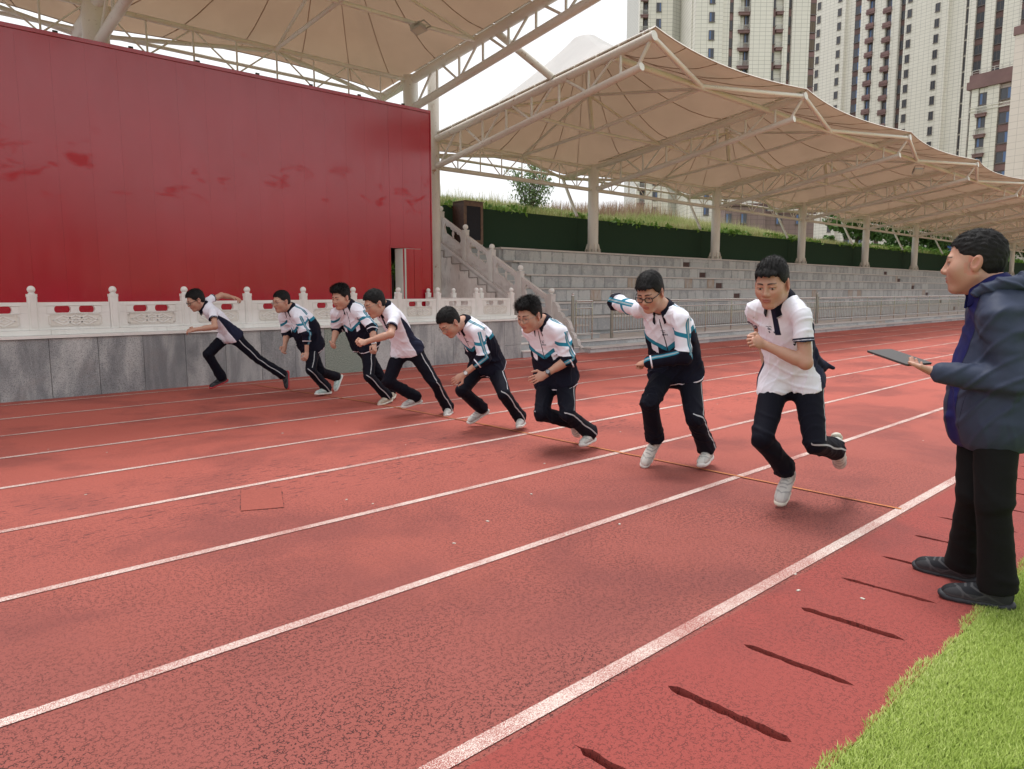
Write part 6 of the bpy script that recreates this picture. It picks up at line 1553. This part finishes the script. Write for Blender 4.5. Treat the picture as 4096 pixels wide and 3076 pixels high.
    # glasses
    if sp.get('glasses'):
        m_ = PM['glf' if sp['glasses'] == 'black' else 'glm']; b = MB(); G = lambda p: tuple(hc+(np.array(p)*hs)@hR); rr = .0028 if sp['glasses'] == 'black' else .0016
        for q in (-1, 1):
            rx, rz = (.024, .017) if sp['glasses'] != 'round' else (.023, .021)
            b.tube([G((q*.034+rx*math.copysign(abs(math.cos(a_))**.7, math.cos(a_)), .099-.10*abs(.034*0+rx*math.cos(a_)*0)-(.006 if q*math.cos(a_) > 0 else 0)*abs(math.cos(a_)), .002+rz*math.copysign(abs(math.sin(a_))**.7, math.sin(a_)))) for a_ in np.linspace(0, 2*math.pi, 21)], rr*hs, 6, cap=False)
            b.tube([G((q*.058, .093, .008)), G((q*.074, .06, .010)), G((q*.082, -.005, .012)), G((q*.080, -.022, .0))], rr*hs, 6)
        b.tube([G((-.010, .1, .006)), G((0, .104, .008)), G((.010, .1, .006))], rr*hs, 6)
        b.build('glasses', m_, t)
    if sp.get('watch'):
        w, h_, e = J['wrL'], J['hdL'], J['elL']; d = nrm(w-e); b = MB(); c = w-d*.035; r_ = .033*k
        b.tube([tuple(c-d*.012), tuple(c+d*.012)], r_, 18); b.build('watch_strap', PM[sp['watch'][0]], t)
        n = nrm(np.array(sp['watch'][2])-d*(np.array(sp['watch'][2])@d)); b = MB(); b.tube([tuple(c+n*(r_-.004)), tuple(c+n*(r_+.008))], .021*k, 16); b.tube([tuple(c+n*(r_+.0081)), tuple(c+n*(r_+.009))], .017*k, 16, 1); b.build('wristwatch', [PM[sp['watch'][0]], PM[sp['watch'][1]]], t)
    return t, T, J, (V, F)
def surf(V, F, o, d):
    bv = BVHTree.FromPolygons([tuple(v) for v in V], F.tolist()); h_ = bv.ray_cast(Vector(o), Vector(d)); return np.array(h_[0] if h_[0] is not None else Vector(o)+Vector(d)*.28)
# ------------------------------------------------------------------ the nine people
G = 'students sprinting off the start line'
OUT_L, OUT_R, UP_, FW_ = (0, -1, 0), (0, 1, 0), (0, 0, 1), (-1, 0, 0)
def build_people():
    people_mats()
    hL = lambda c=.9, th=.6, n=OUT_L, b=UP_, **k: dict(n=n, b=b, curl=c, thumb=th, **k)
    hR = lambda c=.9, th=.6, n=OUT_R, b=UP_, **k: dict(n=n, b=b, curl=c, thumb=th, **k)
    white, whiteg = ('white', 'white_s'), ('gmesh', 'white_s')
    person(dict(J={'pel': (4.542, 10.850, 0.833), 'neck': (4.163, 10.850, 1.277), 'head': (4.053, 10.850, 1.347), 'shL': (4.204, 10.665, 1.208), 'shR': (4.251, 10.983, 1.347), 'elL': (4.167, 10.495, 0.980), 'elR': (4.515, 11.066, 1.422), 'wrL': (3.907, 10.589, 0.944), 'wrR': (4.753, 11.151, 1.379), 'hdL': (3.807, 10.725, 0.917), 'hdR': (4.794, 10.988, 1.349), 'hipL': (4.550, 10.762, 0.812), 'hipR': (4.522, 10.938, 0.832), 'knL': (4.835, 10.601, 0.471), 'knR': (4.189, 10.861, 0.568), 'anL': (5.133, 10.424, 0.223), 'anR': (4.395, 10.907, 0.202), 'toL': (5.174, 10.377, 0.031), 'toR': (4.238, 10.950, 0.063)},
        label='student in white polo and black and red shoes, farthest runner, one arm flung back', group=G, H=1.76, top='polo', seed=8, res=0.01, hres=0.0048, bulk=0.97, headp=dict(face=(-.90, .02, -.42), hair=dict(top=.020, side=.010, front=.016, rough=1.3), tone=.98), sleeve=dict(L=.55, R=.50), hands=dict(L=hL(.45, .3, (0, -.8, .6)), R=hR(.55, .3, (0, .3, 1), (0, -1, -.3))), glasses='black', shoes=('black', 'redsole'), bend=0.02, hs=1.21, hemA=-0.07))
    person(dict(J={'pel': (5.166, 9.630, 0.741), 'neck': (4.897, 9.630, 1.251), 'head': (4.760, 9.630, 1.330), 'shL': (4.897, 9.455, 1.142), 'shR': (4.841, 9.784, 1.142), 'elL': (4.966, 9.335, 0.894), 'elR': (4.924, 9.837, 0.876), 'wrL': (4.947, 9.320, 0.622), 'wrR': (4.807, 9.685, 0.710), 'hdL': (4.853, 9.228, 0.515), 'hdR': (4.726, 9.615, 0.579), 'hipL': (5.174, 9.545, 0.715), 'hipR': (5.177, 9.718, 0.732), 'knL': (5.006, 9.332, 0.385), 'knR': (5.300, 9.602, 0.322), 'anL': (5.300, 9.423, 0.102), 'anR': (5.662, 9.775, 0.207), 'toL': (5.126, 9.385, 0.038), 'toR': (5.621, 9.716, 0.032)},
        label='stout student in school jacket and rimmed glasses, second farthest runner, in mint shoes', group=G, H=1.74, top='jacket', seed=7, res=0.01, hres=0.0046, bulk=1.08, headp=dict(face=(-.95, -.16, -.18), fw=1.07, jaw=1.08, hair=dict(top=.016, side=.006, front=.012)), sleeve=dict(L=1.42, R=1.12), hands=dict(L=hL(.8, .6, OUT_L, FW_), R=hR(.5, .4, OUT_R, FW_)), glasses='metal', shoes=('mint', 'white_s'), bend=0.05, belly=0.03, hemA=-0.15, hs=1.21))
    person(dict(J={'pel': (5.308, 8.410, 0.776), 'neck': (5.076, 8.410, 1.311), 'head': (4.973, 8.410, 1.390), 'shL': (5.120, 8.227, 1.219), 'shR': (4.932, 8.509, 1.224), 'elL': (5.184, 8.034, 1.017), 'elR': (5.025, 8.634, 0.983), 'wrL': (5.139, 7.926, 0.789), 'wrR': (4.889, 8.503, 0.810), 'hdL': (5.069, 7.812, 0.683), 'hdR': (4.794, 8.387, 0.727), 'hipL': (5.309, 8.321, 0.758), 'hipR': (5.309, 8.499, 0.761), 'knL': (5.187, 8.143, 0.383), 'knR': (5.473, 8.340, 0.364), 'anL': (5.492, 8.183, 0.093), 'anR': (5.760, 8.496, 0.097), 'toL': (5.337, 8.115, 0.006), 'toR': (5.676, 8.340, 0.026)},
        label='student with tall bushy hair and white wristwatch in school jacket, no glasses', group=G, H=1.76, top='jacket', seed=6, res=0.009, hres=0.0042, bulk=1.05, headp=dict(face=(-.93, -.22, -.26), fw=1.06, jaw=1.06, hair=dict(top=.034, side=.010, front=.022, quiff=1.2, rough=.9, lift=.75, len=.030)), sleeve=dict(L=1.15, R=1.10), hands=dict(L=hL(1.0, .7, OUT_L, FW_), R=hR(1.0, .7, OUT_R, FW_)), watch=('watchw', 'wface', (-.6, -.8, 0)), shoes=('tan', 'cream'), bend=0.04, belly=0.02, hs=1.21, hemA=-0.075))
    person(dict(J={'pel': (5.108, 7.190, 0.794), 'neck': (4.814, 7.190, 1.305), 'head': (4.683, 7.190, 1.329), 'shL': (4.815, 7.011, 1.197), 'shR': (4.886, 7.372, 1.216), 'elL': (4.664, 6.864, 0.999), 'elR': (5.086, 7.472, 1.056), 'wrL': (4.425, 7.008, 0.918), 'wrR': (5.206, 7.422, 0.836), 'hdL': (4.259, 6.959, 0.916), 'hdR': (5.186, 7.392, 0.676), 'hipL': (5.144, 7.106, 0.794), 'hipR': (5.099, 7.281, 0.793), 'knL': (5.308, 6.919, 0.398), 'knR': (4.868, 7.236, 0.425), 'anL': (5.564, 6.987, 0.063), 'anR': (5.232, 7.181, 0.209), 'toL': (5.437, 6.854, 0.003), 'toR': (5.065, 7.190, 0.112)},
        label='student in white polo and thin dark glasses leaning far forward with a fist ahead', group=G, H=1.78, top='polo', seed=5, res=0.008, hres=0.004, bulk=1.0, headp=dict(face=(-.90, .10, -.42), hair=dict(top=.020, side=.006, front=.014)), sleeve=dict(L=.62, R=.55), hands=dict(L=hL(1.35, .9, (0, -.75, .6)), R=hR(1.2, .8)), glasses='metal', shoes=whiteg, bend=0.02, hs=1.21, hemA=-0.06))
    person(dict(J={'pel': (5.305, 5.970, 0.677), 'neck': (4.981, 5.970, 1.154), 'head': (4.785, 5.970, 1.149), 'shL': (4.988, 5.789, 1.083), 'shR': (5.081, 6.139, 1.055), 'elL': (5.035, 5.713, 0.787), 'elR': (5.311, 6.179, 0.905), 'wrL': (4.851, 5.839, 0.611), 'wrR': (5.411, 6.119, 0.705), 'hdL': (4.715, 5.896, 0.528), 'hdR': (5.441, 6.069, 0.565), 'hipL': (5.326, 5.885, 0.659), 'hipR': (5.291, 6.058, 0.667), 'knL': (5.179, 5.569, 0.410), 'knR': (4.943, 5.972, 0.435), 'anL': (5.472, 5.627, 0.118), 'anR': (5.280, 6.034, 0.197), 'toL': (5.339, 5.507, 0.058), 'toR': (5.161, 6.086, 0.061)},
        label='student in school jacket bending low and looking down, silver watch on the wrist', group=G, H=1.74, top='jacket', seed=4, res=0.0075, hres=0.0038, bulk=1.0, headp=dict(face=(-.72, .02, -.70), hair=dict(top=.020, side=.010, front=.016)), sleeve=dict(L=1.38, R=1.3), hands=dict(L=hL(.42, .4, (-.3, -.9, .4), (-.6, 0, -.8)), R=hR(.9)), glasses='metal', watch=('glm', 'sock', (-.5, -.8, .3)), shoes=whiteg, bend=0.05, hs=1.21, hemA=-0.075))
    person(dict(J={'pel': (5.094, 4.750, 0.644), 'neck': (4.903, 4.750, 1.195), 'head': (4.734, 4.750, 1.249), 'shL': (4.932, 4.564, 1.128), 'shR': (4.903, 4.935, 1.127), 'elL': (4.969, 4.485, 0.853), 'elR': (5.143, 4.955, 0.977), 'wrL': (4.794, 4.613, 0.718), 'wrR': (5.283, 4.895, 0.787), 'hdL': (4.642, 4.671, 0.664), 'hdR': (5.333, 4.845, 0.647), 'hipL': (5.120, 4.665, 0.628), 'hipR': (5.056, 4.832, 0.641), 'knL': (4.885, 4.410, 0.369), 'knR': (4.791, 4.652, 0.351), 'anL': (5.242, 4.445, 0.146), 'anR': (5.198, 4.642, 0.239), 'toL': (5.075, 4.391, 0.070), 'toR': (5.323, 4.686, 0.101)},
        label='student in school jacket with round glasses and windblown hair, open hand in front, dark watch', group=G, H=1.76, top='jacket', seed=3, res=0.007, hres=0.0035, bulk=1.02, headp=dict(face=(-.93, -.10, -.34), hair=dict(top=.028, side=.012, front=.022, quiff=.9, rough=.8, lift=.65, len=.034)), sleeve=dict(L=1.04, R=1.3), hands=dict(L=hL(.30, .3, (-.2, -.9, .4), (-.3, .2, .9), spread=1.6), R=hR(.9)), glasses='round', watch=('watchb', 'wface', (-.5, -.7, .5)), shoes=white, bend=0.04, hs=1.21, hemA=-0.075))
    person(dict(J={'pel': (5.286, 3.530, 0.791), 'neck': (5.051, 3.530, 1.339), 'head': (4.871, 3.530, 1.455), 'shL': (5.026, 3.347, 1.280), 'shR': (4.958, 3.694, 1.334), 'elL': (5.023, 3.302, 0.955), 'elR': (5.006, 3.980, 1.376), 'wrL': (4.848, 3.532, 0.900), 'wrR': (5.206, 4.135, 1.366), 'hdL': (4.866, 3.703, 0.872), 'hdR': (5.336, 4.240, 1.346), 'hipL': (5.334, 3.449, 0.760), 'hipR': (5.226, 3.615, 0.791), 'knL': (5.106, 3.233, 0.449), 'knR': (4.855, 3.501, 0.580), 'anL': (5.404, 3.295, 0.143), 'anR': (5.079, 3.597, 0.224), 'toL': (5.239, 3.237, 0.056), 'toR': (5.003, 3.632, 0.046)},
        label='student in school jacket, full sleeves, elbow raised behind, nearest but one runner', group=G, H=1.8, top='jacket', seed=2, res=0.0062, hres=0.0032, bulk=1.0, headp=dict(face=(-.86, -.14, -.48), hair=dict(top=.024, side=.012, front=.018, fringe=1, rough=.5), hairf=.070), sleeve=dict(L=1.93, R=1.93), hands=dict(L=hL(1.25, .9, (-.35, -.55, .75), (.2, .3, .9)), R=hR(1.1)), glasses='black', shoes=white, bend=0.03, sock=1, pantw=1.05, hem=-0.02, shoek=1.06, hs=1.21, hemA=-0.075))
    person(dict(J={'pel': (4.821, 2.310, 0.868), 'neck': (4.615, 2.310, 1.428), 'head': (4.493, 2.310, 1.510), 'shL': (4.558, 2.139, 1.342), 'shR': (4.619, 2.499, 1.369), 'elL': (4.547, 2.091, 1.017), 'elR': (4.839, 2.559, 1.209), 'wrL': (4.432, 2.327, 1.130), 'wrR': (4.819, 2.499, 0.969), 'hdL': (4.269, 2.366, 1.180), 'hdR': (4.759, 2.449, 0.829), 'hipL': (4.862, 2.216, 0.852), 'hipR': (4.773, 2.400, 0.851), 'knL': (4.673, 2.059, 0.485), 'knR': (4.509, 2.341, 0.501), 'anL': (5.091, 2.084, 0.378), 'anR': (4.833, 2.307, 0.217), 'toL': (5.244, 2.130, 0.266), 'toR': (4.722, 2.294, 0.057)},
        label='nearest runner, student in white polo with bent arm and fist, foot kicked up behind', group=G, H=1.8, top='polo', seed=1, res=0.006, hres=0.003, bulk=1.0, headp=dict(face=(-.93, -.12, -.33), hair=dict(top=.024, side=.008, front=.018, fringe=1), tone=.97, hairf=.072), sleeve=dict(L=.60, R=.55), hands=dict(L=hL(1.25, .9, (-.25, -.85, .35), (.1, .3, .9)), R=hR(1.2, .8)), shoes=('gmesh', 'cream'), bend=0.02, sock=1, pantw=1.0, hem=-0.045, shoek=1.08, flap=1, hs=1.21, hemA=-0.045))
    person(dict(J={'pel': (4.033, 0.954, 0.928), 'neck': (4.030, 0.972, 1.491), 'head': (4.017, 1.055, 1.593), 'shL': (3.860, 0.908, 1.379), 'shR': (4.193, 1.055, 1.396), 'elL': (3.845, 0.831, 1.067), 'elR': (4.253, 1.035, 1.116), 'wrL': (3.768, 1.102, 1.092), 'wrR': (4.313, 0.995, 0.886), 'hdL': (3.831, 1.260, 1.110), 'hdR': (4.333, 0.995, 0.726), 'hipL': (3.961, 0.900, 0.930), 'hipR': (4.109, 1.000, 0.909), 'knL': (3.863, 0.864, 0.503), 'knR': (4.012, 0.981, 0.488), 'anL': (3.914, 0.831, 0.088), 'anR': (4.158, 1.040, 0.088), 'toL': (3.864, 1.009, 0.020), 'toR': (4.168, 1.218, 0.020)},
        label='man in navy windbreaker and black trousers standing at the track edge with a tablet', H=1.76, top='windbreaker', coach=1, seed=11, res=0.0056, hres=0.003, bulk=1.04, headp=dict(face=(-.20, .97, -.06), fw=1.08, jaw=1.12, nose=1.05, fade=.12, tone=.92, hair=dict(top=.013, side=.001, front=.008, rough=1.0, len=.016), hairf=.080), sleeve=dict(L=1.95, R=1.95), hands=dict(L=dict(n=(-.35, -.1, -.95), b=(-.9, .2, .3), curl=.30, thumb=.15), R=dict(n=(.98, .2, 0), b=(-.2, .97, .1), curl=.6, thumb=.5)), shoes=('black', 'blacks'), bend=0.045, belly=0.035, wr=0.0052, wf=36, deep=1.14, shift=-0.02, collarh=0.05, shoek=1.05, pantw=1.12, hem=0.005, hemA=-0.2, hs=1.21))
    # tablet held on the left palm
    t = thing('tablet', 'dark tablet computer held flat in the hand of the man in the windbreaker', 'tablet', (3.919, 1.329, 1.140))
    c = Vector((3.919, 1.329, 1.140)); a, b_ = Vector((0.368, 0.924, 0.205)).normalized(), Vector((.97, .2, .12)).normalized(); n = a.cross(b_).normalized(); b_ = n.cross(a)
    Mx = Matrix(((a.x, b_.x, n.x, c.x), (a.y, b_.y, n.y, c.y), (a.z, b_.z, n.z, c.z), (0, 0, 0, 1)))
    def rr(w, h, r): return [(sx*(w-r)+r*math.cos(q), sy*(h-r)+r*math.sin(q)) for sx, sy, q0 in ((1, 1, 0), (-1, 1, 90), (-1, -1, 180), (1, -1, 270)) for q in [RD(q0+15*i) for i in range(7)]]
    b = MB(); b.prism(rr(.125, .085, .012), -.004, .003, 'z', 0, Mx); b.build('shell', PM['tabb'], t)
    b = MB(); b.prism(rr(.125, .085, .012), .0032, .0055, 'z', 0, Mx); b.build('bezel', PM['tab'], t)
    b = MB(); b.prism(rr(.115, .075, .004), .0057, .0062, 'z', 0, Mx); b.build('screen', PM['tabs'], t)
build_people()
